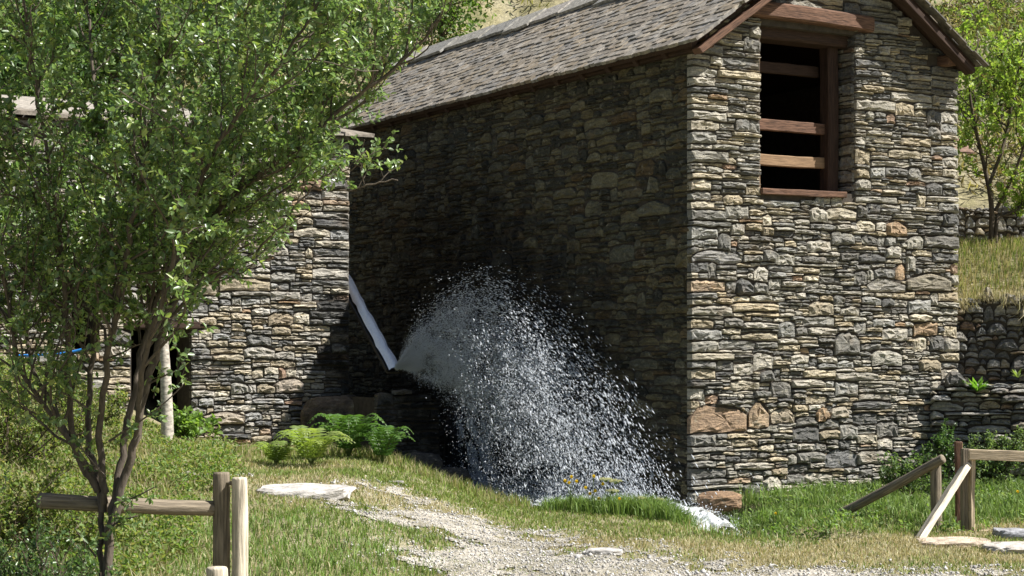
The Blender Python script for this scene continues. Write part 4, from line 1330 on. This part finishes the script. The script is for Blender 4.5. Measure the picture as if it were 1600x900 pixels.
# ---- low bush in the lower-left corner
def bush(name, c, rx, ry, rz, nst, seed, pal, label, ln=(.02, .035), wd=(.012, .02), nl=10, mat=None, group=None, ntw=6):
    o = tag(empty(name, c), label, "bush", group)
    g = Grow(seed)
    for k in range(nst):
        a = g.r.uniform(0, 2 * math.pi); q = math.sqrt(g.r.uniform(0, 1))
        tip = np.array(c) + np.array((math.cos(a) * q * rx, math.sin(a) * q * ry, rz * math.sqrt(max(0.05, 1 - q * q * .8)) * g.r.uniform(.7, 1.05)))
        pts = wander(np.array(c) + g.r.normal(0, .05, 3) * np.array((1, 1, 0)), tip - np.array(c), np.linalg.norm(tip - np.array(c)), 7, g.r, .02, .1)
        rd = np.linspace(.008, .003, 8)
        v, f = tube(pts, rd, 5); g.tw.add(v, f)
        g.limb(pts, rd, .25, 5, (.12, .35), ntw, nl, (.06, .16))
    g.build(o, pal, ln, wd, mat or M_LEAF, M_DARKBARK, .5)
    return o
DKG = [(0.075, 0.14, 0.045), (0.10, 0.17, 0.055), (0.065, 0.12, 0.04), (0.13, 0.20, 0.07)]
YLG = [(0.20, 0.26, 0.07), (0.16, 0.23, 0.06), (0.25, 0.27, 0.10), (0.14, 0.20, 0.06), (0.28, 0.26, 0.13)]
for i, (px, Y, rx, rz, nst, lab) in enumerate(((70, 9.3, .42, .62, 22, "dark leafy bush below the left fence rail"), (-20, 9.0, .45, .85, 20, "dark leafy bush at the lower left edge"), (130, 9.5, .26, .34, 12, "low leafy shoots round the foot of the tree"))):
    bush("leafy_bush", gp(px, Y), rx, .35, rz, nst, 80 + i, DKG, lab, ntw=5, nl=9)
for i, (px, Y, rx, rz, nst, lab) in enumerate(((20, 15.5, .9, .75, 22, "yellow-green bush on the bank left of the tree"), (110, 17.0, .8, .55, 20, "yellow-green bush behind the tree's forked trunk"), (-40, 13.0, .7, .9, 20, "yellow-green bush cut by the left edge"), (60, 13.2, .7, .45, 20, "low yellow-green bush between rail and bank"))):
    bush("hedge_bush", gp(px, Y), rx, .6, rz, nst, 90 + i, YLG, lab, (.025, .045), (.015, .026), mat=M_LEAF2, ntw=5, nl=10)
bush("round_leaved_plant", gp(302, 21.3), .28, .2, .30, 12, 99, [(0.16, 0.26, 0.06), (0.20, 0.30, 0.08)], "bright round-leaved plant at the outbuilding wall's foot", (.05, .08), (.045, .07), 5, M_LEAF2, ntw=3)
bush("wall_shrub", (5.75, 21.3, gz(5.75, 21.3)), .55, .25, .75, 20, 101, [(0.15, 0.21, 0.10), (0.19, 0.25, 0.13), (0.11, 0.17, 0.07)], "pale small-leaved shrub against the retaining wall behind the planks", (.03, .045), (.02, .03), mat=M_LEAF2, ntw=5, nl=9)
bush("ivy_patch", (5.05, 21.05, gz(5.05, 21.05)), .25, .15, .75, 12, 102, DKG, "dark ivy at the mill's lower right corner", (.035, .05), (.03, .04), ntw=4, nl=8)
bush("creeping_plant", (4.35, 19.9, gz(4.35, 19.9)), .35, .2, .42, 12, 103, [(0.13, 0.19, 0.09), (0.10, 0.16, 0.06)], "grey-green leafy plant beside the handrail post", (.03, .045), (.02, .03), mat=M_LEAF2, ntw=4, nl=8)

# ---- pale thin trunk behind the big tree
bt = tag(empty("pale_sapling", gp(262, 19.6)), "thin pale-barked sapling standing before the outbuilding", "tree")
pts = spline([gp(262, 19.6, -.05), P(260, 620, 19.6), P(256, 540, 19.6), P(250, 440, 19.55), P(244, 330, 19.5)], 5)
v, f = tube(pts, np.linspace(.075, .03, len(pts)), 9); mesh("trunk", v, f, M_BIRCH, bt, smooth=True)
g = Grow(33); g.limb(pts, np.linspace(.06, .03, len(pts)), .45, 9, (.4, .8), 5, 8)
g.build(bt, YLG, (.04, .06), (.03, .04), M_LEAF2, M_BARK)

# ---- young tree on the right terrace
def small_tree(name, base, ctrls, seed, pal, label, ln, wd, nb, bl, ntw, nl, rad=.05, tl=(.15, .35), cull=None, t0=.3, bark=None):
    o = tag(empty(name, base), label, "tree")
    g = Grow(seed)
    for i, ct in enumerate(ctrls):
        pts = spline(ct, 5)
        rd = np.linspace(rad * (1 if i == 0 else .65), .008, len(pts))
        v, f = tube(pts, rd, 8); mesh("trunk" if i == 0 else "stem", v, f, bark or M_DARKBARK, o, smooth=True)
        g.limb(pts, rd, t0, nb, bl, ntw, nl, tl)
    g.build(o, pal, ln, wd, M_LEAF2, bark or M_DARKBARK, .4, cull)
    return o
YT = 25.0
LIME = [(0.27, 0.36, 0.08), (0.22, 0.32, 0.07), (0.33, 0.39, 0.12), (0.18, 0.27, 0.06)]
b0 = gp(1548, YT - 1.1)
small_tree("young_tree", b0, [[P(1549, 385, YT - 1.1), P(1549, 320, YT - 1.1), P(1538, 260, YT - 1.1), P(1524, 200, YT - 1.1), P(1515, 130, YT - 1.1), P(1530, 60, YT - 1)],
                              [P(1555, 330, YT - 1.1), P(1585, 270, YT - 1.2), P(1610, 200, YT - 1.3), P(1640, 120, YT - 1.3)],
                              [P(1545, 290, YT - 1.1), P(1570, 220, YT - .9), P(1585, 140, YT - .8), P(1600, 70, YT - .7)],
                              [P(1556, 384, YT - 1.15), P(1560, 340, YT - 1.1), P(1590, 330, YT - 1.0), P(1625, 300, YT - .9)]],
           51, LIME, "young lime-green tree on the terrace right of the mill", (.05, .085), (.03, .05), 15, (.35, .9), 7, 13, rad=.04, cull=lambda p: proj(p)[0] > 1486)

# =================================================================== hillside trees, scrub
def dark_tree(px, py, Y, rx, rz, seed, pal, label, n=2600, ln=(.10, .2)):
    c = P(px, py, Y); base = np.array((c[0], c[1], gz(c[0], c[1])))
    o = tag(empty("hillside_tree", base), label, "tree", )
    r = np.random.default_rng(seed)
    top = c + np.array((0, 0, rz * .6))
    pts = spline([base, base * .4 + c * .6, top], 4)
    v, f = tube(pts, np.linspace(.09, .02, len(pts)), 7); mesh("trunk", v, f, M_DARKBARK, o, smooth=True)
    bag = Bag()
    cl = []
    for k in range(26):
        d = r.normal(0, 1, 3); d /= np.linalg.norm(d)
        e = c + d * np.array((rx, rx * .8, rz)) * r.uniform(.45, 1.0)
        cl.append(e)
        v, f = tube(wander(pts[r.integers(2, len(pts))], e - pts[4], np.linalg.norm(e - pts[4]), 4, r, .0, .1), np.linspace(.025, .006, 5), 4); bag.add(v, f)
    bag.build("branches", M_DARKBARK, o)
    cl = np.array(cl)
    lp = cl[r.integers(0, len(cl), n)] + r.normal(0, .26 * rx, (n, 3))
    V, Fc = leaves(lp, r.normal(0, 1, (n, 3)), r.uniform(*ln, n), r.uniform(ln[0] * .5, ln[1] * .55, n), r, .3)
    fast_mesh("crown", V, Fc, M_LEAF2, o, leaf_cols(n, pal, r))
dark_tree(40, 90, 30, 1.3, 1.1, 1, DKG, "dark tree above the outbuilding at the far left", 3600)
dark_tree(180, 60, 32, 1.6, 1.3, 2, [(0.09, 0.14, 0.04), (0.06, 0.11, 0.03)], "green tree on the slope behind the big tree's crown", 4000)
dark_tree(350, 50, 34, 1.5, 1.2, 3, YLG, "yellow-green tree on the slope above the outbuilding roof", 3600)
dark_tree(690, 8, 36, .9, .6, 4, [(0.12, 0.19, 0.05), (0.09, 0.15, 0.04)], "small green tree above the mill's ridge", 1800, (.08, .14))

dark_tree(1590, 120, 30, 1.0, .9, 5, [(0.16, 0.23, 0.06), (0.21, 0.27, 0.08)], "pale green bushy tree on the slope behind the young tree", 2600, (.07, .13))
dark_tree(1530, 60, 34, 1.0, .8, 6, YLG, "yellow-green bush on the slope above the mill's right eave", 2400, (.07, .13))
SCR = np.array([(0.20, 0.19, 0.08), (0.27, 0.24, 0.13), (0.13, 0.14, 0.06), (0.32, 0.27, 0.16), (0.23, 0.20, 0.15), (0.16, 0.12, 0.07)])
r = np.random.default_rng(77)
lp, ld, lc = [], [], []
for k in range(620):
    if r.random() < .7: Y = r.uniform(30.5, 46); x = r.uniform(-.29, .08) * Y
    else: Y = r.uniform(26.9, 44); x = r.uniform(.20, .30) * Y
    z = gz(x, Y); n = int(r.uniform(50, 110)); h = r.uniform(.15, .7); w = r.uniform(.2, .7)
    q = r.normal(0, 1, (n, 3)) * np.array((w * .5, w * .5, 0)); q[:, 2] = np.abs(r.normal(0, h * .5, n))
    lp.append(q + np.array((x, Y, z))); ld.append(r.normal(0, 1, (n, 3)) + np.array((0, 0, .9)))
    c = SCR[r.integers(0, 6)] ; lc.append(np.clip(c * r.uniform(.7, 1.3, (n, 1)), 0, 1))
lp = np.concatenate(lp); ld = np.concatenate(ld); lc = np.concatenate(lc)
V, Fc = leaves(lp, ld, r.uniform(.08, .24, len(lp)), r.uniform(.012, .05, len(lp)), r, .2)
tag(fast_mesh("hillside_scrub", V, Fc, M_LEAF2, None, np.repeat(lc, 6, axis=0)), "dry grass and scrub covering the hillside behind the mill", "scrub", kind="stuff")

# =================================================================== grass
def blades(x, y, h, w, col, r, lean=.5, z=None, dirv=None):
    n = len(x)
    z = ground_z(x, y) - .005 if z is None else z
    a = r.uniform(0, 2 * math.pi, n); la = r.uniform(0, 2 * math.pi, n); l = r.uniform(.1, 1, n) * lean
    b = np.stack([x, y, z], 1)
    s = np.stack([np.cos(a), np.sin(a), np.zeros(n)], 1) * (w / 2)[:, None]
    d = np.stack([np.cos(la), np.sin(la), np.zeros(n)], 1) if dirv is None else dirv + np.stack([np.cos(la), np.sin(la), np.zeros(n)], 1) * .5
    H = h[:, None]; Lv = l[:, None]
    m = b + np.array((0, 0, 1.0)) * H * .55 + d * H * Lv * .25
    t = b + np.array((0, 0, 1.0)) * H * (1 - .35 * Lv) + d * H * Lv
    V = np.stack([b - s, b + s, m + s * .75, t, m - s * .75], 1).reshape(-1, 3)
    Fc = (np.array([(0, 1, 2, 4)])[None] + (np.arange(n) * 5)[:, None, None]).reshape(-1, 4)
    F3 = (np.array([(4, 2, 3)])[None] + (np.arange(n) * 5)[:, None, None]).reshape(-1, 3)
    return V, Fc, F3, np.repeat(col, 5, axis=0)
def build_blades(name, parts, label, cat="grass"):
    Vs, Q, T3, C = [], [], [], []
    off = 0
    for V, Fc, F3, c in parts:
        Vs.append(V); T3.append(np.concatenate([F3, Fc[:, [0, 1, 2]], Fc[:, [0, 2, 3]]]) + off); C.append(c); off += len(V)
    return tag(fast_mesh(name, np.concatenate(Vs), np.concatenate(T3), M_GRASS, None, np.concatenate(C)), label, cat, kind="stuff")
GR = np.array([(0.17, 0.24, 0.05), (0.21, 0.28, 0.06), (0.13, 0.19, 0.04), (0.27, 0.31, 0.09)])
DRY = np.array([(0.46, 0.39, 0.22), (0.40, 0.35, 0.19), (0.52, 0.46, 0.30), (0.33, 0.31, 0.15)])
LUSH = np.array([(0.16, 0.265, 0.055), (0.20, 0.31, 0.07), (0.13, 0.21, 0.05), (0.25, 0.33, 0.11)])
r = np.random.default_rng(5)
def visible(x, y, z):
    px, py = proj(np.stack([x, y, z], 1)); return (px > -60) & (px < 1660) & (py < 980)
def uvof(x, y):
    return (x - A0[0]) * UX[0] + (y - A0[1]) * UX[1], (x - A0[0]) * VX[0] + (y - A0[1]) * VX[1]
def free(x, y):
    u, v = uvof(x, y)
    inmill = (u > -.12) & (v > -.10)
    ul, vl = (x - LP[0]) * UX[0] + (y - LP[1]) * UX[1], (x - LP[0]) * VX[0] + (y - LP[1]) * VX[1]
    return ~inmill & ~((ul < .0) & (vl > -.06)) & ~((x > 5.0) & (y > 21.55) & (y < 22.4))
n = 330000
yy = r.uniform(10.5, 23.2, n); xx = r.uniform(-.30, .30, n) * yy
keep = r.uniform(0, 1, n) < (yy / 23.2) ** 1.0
xx, yy = xx[keep], yy[keep]
zz = ground_z(xx, yy)
pm_ = path_mask(xx, yy)
u, v = uvof(xx, yy)
dens = np.clip(1 - .88 * sm(pm_, -.45, .5) + .6 * sm(pm_, -.1, .1) * sm(fbm(xx * 2.2, yy * 2.2, o=4), .5, .62), .06, 1)
k = visible(xx, yy, zz) & free(xx, yy) & (r.uniform(0, 1, len(xx)) < dens) & (zz > -.2) & (line_d(xx, yy, STREAM) > .20)
xx, yy, zz, pm_ = xx[k], yy[k], zz[k], pm_[k]
patch = fbm(xx * .9, yy * .9, o=4)
strip = sm(yy - .2 * xx, 15.6, 16.6) * sm(xx, 1.6, 2.4)           # lush strip below the mill
lowleft = (1 - sm(yy, 14.3, 15.6)) * (1 - sm(xx, -1.1, -.2))
pdry = np.clip(sm(patch, .36, .58) * .68 + .22 * (xx > .5) + .3 * sm(pm_, -.5, .1) - .45 * strip - .45 * lowleft, .10, .93)
isdry = r.uniform(0, 1, len(xx)) < pdry
isl = ~isdry & (r.uniform(0, 1, len(xx)) < .2 + .7 * np.maximum(strip, lowleft))
col = np.where(isdry[:, None], DRY[r.integers(0, 4, len(xx))], np.where(isl[:, None], LUSH[r.integers(0, 4, len(xx))], GR[r.integers(0, 4, len(xx))])) * r.uniform(.75, 1.2, (len(xx), 1))
hh = r.uniform(.022, .06, len(xx)) * (1 + 1.1 * strip + .8 * lowleft + .15 * sm(yy, 17, 19) * (xx < .5)) * np.where(pm_ > .0, .6, 1)
print("blades", len(xx))
parts = [blades(xx, yy, hh, r.uniform(.006, .011, len(xx)), col, r, .9)]
build_blades("grass", parts, "short green and straw-coloured grass in front of the mill")
# lush overhanging clumps along the stream bank
parts = []
for (px, py, Y, rx, ry, n, h) in ((905, 797, 18.55, .28, .12, 900, .20), (985, 803, 18.25, .36, .14, 1500, .26), (1050, 815, 17.9, .22, .14, 1100, .27), (870, 793, 18.8, .16, .08, 400, .15), (1030, 800, 18.3, .30, .15, 900, .25)):
    c = P(px, py, Y)
    x = c[0] + r.normal(0, rx * .55, n); y = c[1] + r.normal(0, ry * .6, n)
    parts.append(blades(x, y, r.uniform(.55, 1.1, n) * h, r.uniform(.007, .012, n), LUSH[r.integers(0, 4, n)] * r.uniform(.8, 1.2, (n, 1)), r, .9))
n = 1500
x = 2.15 + r.normal(0, .28, n); y = 16.35 + r.normal(0, .22, n)
parts.append(blades(x, y, r.uniform(.05, .17, n), r.uniform(.006, .011, n), np.where((r.random(n) < .3)[:, None], DRY[r.integers(0, 4, n)], LUSH[r.integers(0, 4, n)]) * r.uniform(.8, 1.15, (n, 1)), r, .9))
build_blades("bank_grass", parts, "long lush green grass clumps on the stream bank below the spray", "grass")
# herbs and tall grass at the foot of the gable, and in shade near the pit
parts = []
n = 16000
x = r.uniform(2.2, 6.4, n); y = r.uniform(17.2, 21.6, n); k = free(x, y) & (fbm(x * 2, y * 2, o=3) > .40) & (line_d(x, y, STREAM) > .2); x, y = x[k], y[k]; n = len(x)
parts.append(blades(x, y, r.uniform(.08, .26, n), r.uniform(.008, .016, n), LUSH[r.integers(0, 4, n)] * r.uniform(.6, 1.1, (n, 1)), r, .8))
n = 5000
x = r.uniform(-3.6, .2, n); y = np.interp(x, [-2.3, .75], [20.9, 19.0]) + r.uniform(-.7, .35, n); k = free(x, y); x, y = x[k], y[k]; n = len(x)
parts.append(blades(x, y, r.uniform(.06, .20, n), r.uniform(.006, .012, n), np.where((r.random(n) < .35)[:, None], DRY[r.integers(0, 4, n)], GR[r.integers(0, 4, n)]), r, .7))
n = 15000
y = r.uniform(10.6, 19.5, n); x = r.uniform(-.31, -.19, n) * y
parts.append(blades(x, y, r.uniform(.08, .28, n), r.uniform(.006, .012, n), np.where((r.random(n) < .5)[:, None], DRY[r.integers(0, 4, n)], GR[r.integers(0, 4, n)]) * .9, r, .9))
build_blades("tall_grass", parts, "taller mixed grass along wall feet and on the left bank", "grass")
# broad-leaved herbs in the grass
def herbs(name, x, y, nper, size, pal, label, rr, h=.12):
    n = len(x); z = ground_z(x, y)
    b = np.repeat(np.stack([x, y, z], 1), nper, axis=0)
    m = len(b)
    lp = b + rr.normal(0, 1, (m, 3)) * np.array((.05, .05, 0)) + np.stack([np.zeros(m), np.zeros(m), rr.uniform(.0, h, m)], 1)
    V, Fc = leaves(lp, rr.normal(0, 1, (m, 3)) + np.array((0, 0, .5)), rr.uniform(size * .6, size * 1.3, m), rr.uniform(size * .35, size * .6, m), rr, .5)
    tag(fast_mesh(name, V, Fc, M_LEAF2, None, leaf_cols(m, pal, rr)), label, "herbs", kind="stuff")
n = 900
x = r.uniform(2.3, 6.4, n); y = r.uniform(16.4, 21.4, n); k = free(x, y) & (fbm(x * 1.6 + 3, y * 1.6, o=3) > .42) & (line_d(x, y, STREAM) > .2)
herbs("meadow_herbs", x[k], y[k], 14, .05, [(0.14, 0.23, 0.06), (0.18, 0.27, 0.08), (0.20, 0.26, 0.12)], "leafy meadow herbs in the grass below the gable", r)
n = 3400
y = r.uniform(10.4, 20.5, n); x = r.uniform(-.31, -.175, n) * y + .35 * (y > 16)
k = free(x, y) & (path_mask(x, y) < 0) & (fbm(x * 1.4, y * 1.4 + 7, o=3) > .36)
herbs("bank_herbs", x[k], y[k], 16, .045, YLG + [(0.15, 0.25, 0.07)], "yellow-green ground cover on the left bank under the tree", r, .22)
# dry grass hanging over the retaining wall
parts = []
n = 9000
x = r.uniform(5.15, 7.0, n); y = r.uniform(22.2, 24.2, n)
parts.append(blades(x, y, r.uniform(.06, .20, n), r.uniform(.007, .012, n), np.where((r.random(n) < sm(-y, -23.6, -22.0) * .45 + .5)[:, None], DRY[r.integers(0, 4, n)], GR[r.integers(0, 4, n)]), r, .9, dirv=np.tile((0, -.6, -.15), (n, 1))))
n = 1500
x = r.uniform(5.35, 7.0, n); cl_ = fbm(x * 3.1, x * 0, o=3); y = np.full(n, 22.12) + r.normal(0, .05, n); z = 2.32 - .12 * r.random(n) + .1 * (x > 5.7)
V, Fc, F3, C = blades(x, y, r.uniform(.05, .5, n) * (.25 + 1.6 * sm(cl_, .35, .6)), r.uniform(.005, .011, n), DRY[r.integers(0, 4, n)] * .9, r, .9, z=z)
V = V.reshape(-1, 5, 3)
b = V[:, :2].mean(1, keepdims=True); q = V - b; q[:, :, 2] = -q[:, :, 2] * .9; q[:, :, 1] -= np.abs(q[:, :, 2]) * .35
parts.append(((b + q).reshape(-1, 3), Fc, F3, C))
build_blades("bank_dry_grass", parts, "dry yellow grass on the bank, hanging over the retaining wall", "grass")

# pebbles on the path
n = 40000
yy = r.uniform(12.4, 17.9, n); xx = r.uniform(-.28, .29, n) * yy
k = (path_mask(xx, yy) > .1 - .75 * r.uniform(0, 1, n) ** 2.5) ; xx, yy = xx[k], yy[k]
sz = .0052 * r.lognormal(0, .45, len(xx)); sz = np.minimum(sz, .03)
cent = np.stack([xx, yy, ground_z(xx, yy) + .012 + sz * .25], 1)
V, Fc = octa(cent, r.normal(0, 1, (len(xx), 3)) * np.array((1, 1, .25)), sz * r.uniform(1.0, 1.7, len(xx)), sz)
pc = np.array([(0.42, 0.405, 0.375), (0.50, 0.48, 0.44), (0.34, 0.32, 0.285), (0.26, 0.25, 0.24), (0.57, 0.555, 0.53)])
tag(fast_mesh("gravel", V, Fc, M_PEBBLE, None, np.repeat(pc[r.integers(0, 5, len(xx))] * r.uniform(.8, 1.15, (len(xx), 1)), 6, axis=0)), "loose grey gravel scattered over the path", "gravel", kind="stuff")

# =================================================================== ferns, flowers, small plants
def fern(c, R, H, nf, seed, pal, label):
    o = tag(empty("fern", c), label, "fern")
    r = np.random.default_rng(seed)
    for k in range(nf):
        a = 2 * math.pi * (k + r.uniform(-.3, .3)) / nf; L = R * r.uniform(.75, 1.1); h = H * r.uniform(.75, 1.1)
        bag = Bag()
        K = 15
        pts = []
        for i in range(K):
            t = i / (K - 1)
            pts.append(np.array(c) + np.array((math.cos(a) * L * t ** 1.1, math.sin(a) * L * t ** 1.1, h * (math.sin(t * 2.2) / .95) )))
        pts = np.array(pts)
        v, f = tube(pts, np.linspace(.005, .002, K), 4); bag.add(v, f, (0.14, 0.18, 0.06))
        sdv = np.array((-math.sin(a), math.cos(a), 0))
        col = np.array(pal[r.integers(0, len(pal))]) * r.uniform(.85, 1.15)
        for i in range(2, K):
            t = i / (K - 1); ln = .16 * R / .5 * math.sin(math.pi * min(1, .12 + .88 * t) ** .8) + .012
            tg = pts[i] - pts[i - 1]; tg /= np.linalg.norm(tg)
            for s in (-1, 1):
                tip = pts[i] + sdv * s * ln + tg * ln * .35 - ZX * ln * .18
                wv = tg * .017 * R / .5
                mid = (pts[i] + tip) / 2 + ZX * .008
                bag.add([pts[i] - wv * .6, mid - wv, tip, mid + wv, pts[i] + wv * .6], [(0, 1, 3, 4), (1, 2, 3)], col)
        bag.build("frond", M_LEAF2, o)
FB = [(0.22, 0.29, 0.08), (0.19, 0.26, 0.07), (0.26, 0.32, 0.10)]
FD = [(0.08, 0.16, 0.04), (0.10, 0.19, 0.05)]  # greens darkened to carry the shade these ferns stand in
fern(gp(486, 18.9), .42, .36, 16, 1, FB, "bright yellow-green fern in the sun by the boulder")
fern(gp(432, 19.2), .32, .22, 12, 2, FB, "smaller bright fern left of the big sunny fern")
fern(gp(545, 19.9), .45, .46, 16, 3, FD, "dark green fern in the shade before the boulder")
fern(gp(598, 19.8), .36, .36, 14, 4, FD, "dark green fern at the pit edge under the chute")
# rosette on the retaining wall
def rosette(c, R, n, seed, pal, label):
    o = tag(empty("leaf_rosette", c), label, "plant")
    r = np.random.default_rng(seed)
    for k in range(n):
        a = r.uniform(0, 2 * math.pi); el = r.uniform(.25, 1.2); L = R * r.uniform(.7, 1.1)
        d = np.array((math.cos(a) * math.cos(el), math.sin(a) * math.cos(el), math.sin(el))); s = np.array((-math.sin(a), math.cos(a), 0)) * L * .12
        p0 = np.array(c); p1 = p0 + d * L * .5; p2 = p0 + d * L - ZX * L * .15
        mesh("leaf", [p0 - s * .4, p0 + s * .4, p1 + s, p2, p1 - s], [(0, 1, 2, 4), (4, 2, 3)], M_LEAF2, o, np.tile(np.array(pal[r.integers(0, len(pal))]), (5, 1)))
rosette(P(1527, 612, 21.55), .24, 26, 7, [(0.12, 0.24, 0.04), (0.16, 0.30, 0.06)], "bright green leaf rosette growing on the retaining wall ledge")
rosette(P(1590, 590, 21.7), .16, 14, 8, [(0.18, 0.24, 0.08)], "small pale weed on the wall ledge at the right edge")
# flowers
def flower(c, H, heads, seed, colr, label, cat, hs=.016, umbel=False, group=None):
    o = tag(empty("wild_flower" if not umbel else "umbel_flower", c), label, cat, group)
    r = np.random.default_rng(seed)
    for (dx, dy, dz) in heads:
        top = np.array(c) + np.array((dx, dy, dz))
        pts = spline([np.array(c), np.array(c) + np.array((dx * .3, dy * .3, dz * .6)), top], 4)
        v, f = tube(pts, np.full(len(pts), .0028), 4); mesh("stalk", v, f, M_LEAF2, o, np.tile((0.16, 0.22, 0.07), (len(v), 1)))
        bag = Bag()
        if umbel:
            for k in range(46):
                a = r.uniform(0, 6.28); q = math.sqrt(r.random()) * hs * 5
                p = top + np.array((math.cos(a) * q, math.sin(a) * q, .018 - q * .22 + r.normal(0, .004)))
                v, f = box_vf(p - .006, p + .006); bag.add(v, f, colr)
                v, f = tube([top - ZX * .03, p], [.0012, .001], 3); bag.add(v, f, (0.2, 0.26, 0.1))
        else:
            for k in range(7):
                a = k / 7 * 6.283; p = np.array((math.cos(a), 0.25 * math.sin(a), math.sin(a)))
                s = np.array((-math.sin(a), -.2, math.cos(a))) * hs * .42
                q = top + p * hs
                bag.add([top, q * .55 + top * .45 + s, q, q * .55 + top * .45 - s], [(0, 1, 2, 3)], colr)
            v, f = box_vf(top - hs * .3, top + hs * .3); bag.add(v, f, np.array(colr) * .75)
        bag.build("flower_head", M_PETAL, o)
YEL = (0.80, 0.55, 0.02)
def heads_at(c, px, Y):
    return [tuple(P(x, y, Y) - np.array(c)) for x, y in px]
for i, (bx, hp, lab) in enumerate(((892, [(883, 751), (889, 754), (893, 745), (901, 752)], "yellow flowers with four heads at the spray's lower edge"),
                                   (926, [(928, 744), (942, 756)], "tall yellow flower in front of the flying drops"),
                                   (922, [(922, 771), (930, 767), (936, 779), (915, 762)], "low yellow flowers in the bank grass clump"))):
    c = gp(bx, 18.4); flower(c, .3, heads_at(c, hp, 18.3), i, YEL, lab, "flower", .020)
for i, (bx, hp, lab) in enumerate(((950, [(946, 749), (963, 752), (957, 767)], "pale cream umbel flower standing tallest in the bank grass"), (1000, [(1000, 779)], "low white umbel flower in the middle of the bank grass"), (1028, [(1028, 781)], "low white umbel flower at the right of the bank grass"))):
    c = gp(bx, 18.35); flower(c, .3, heads_at(c, hp, 18.3), 10 + i, (0.62, 0.60, 0.42), lab, "flower", .014, True)
for i, (x, y, lab) in enumerate(((1332, 822, "yellow dandelion in the grass left of the brace"), (1289, 836, "yellow dandelion lowest in the grass under the handrail"), (1212, 802, "small yellow flower in the grass right of the stream"), (1590, 768, "yellow flower at the right edge beyond the planks"), (968, 779, "yellow flower hidden among the umbels"))):
    c = gp(x, 17.3); t_ = P(x, y, 17.3); t_[2] = max(t_[2], c[2] + .06)
    flower(c, .1, [tuple(t_ - c)], 20 + i, YEL, lab, "flower", .016)
# blue hose
a = [P(20, 556, 18.6), P(60, 555, 18.55), P(100, 552, 18.5), P(135, 544, 18.5), P(148, 538, 18.5), P(146, 565, 18.5)]
v, f = tube(spline(a, 6), np.full(31, .014), 7)
tag(mesh("blue_hose", v, f, M_BLUE, smooth=True), "bright blue hose strung behind the tree stems", "hose")
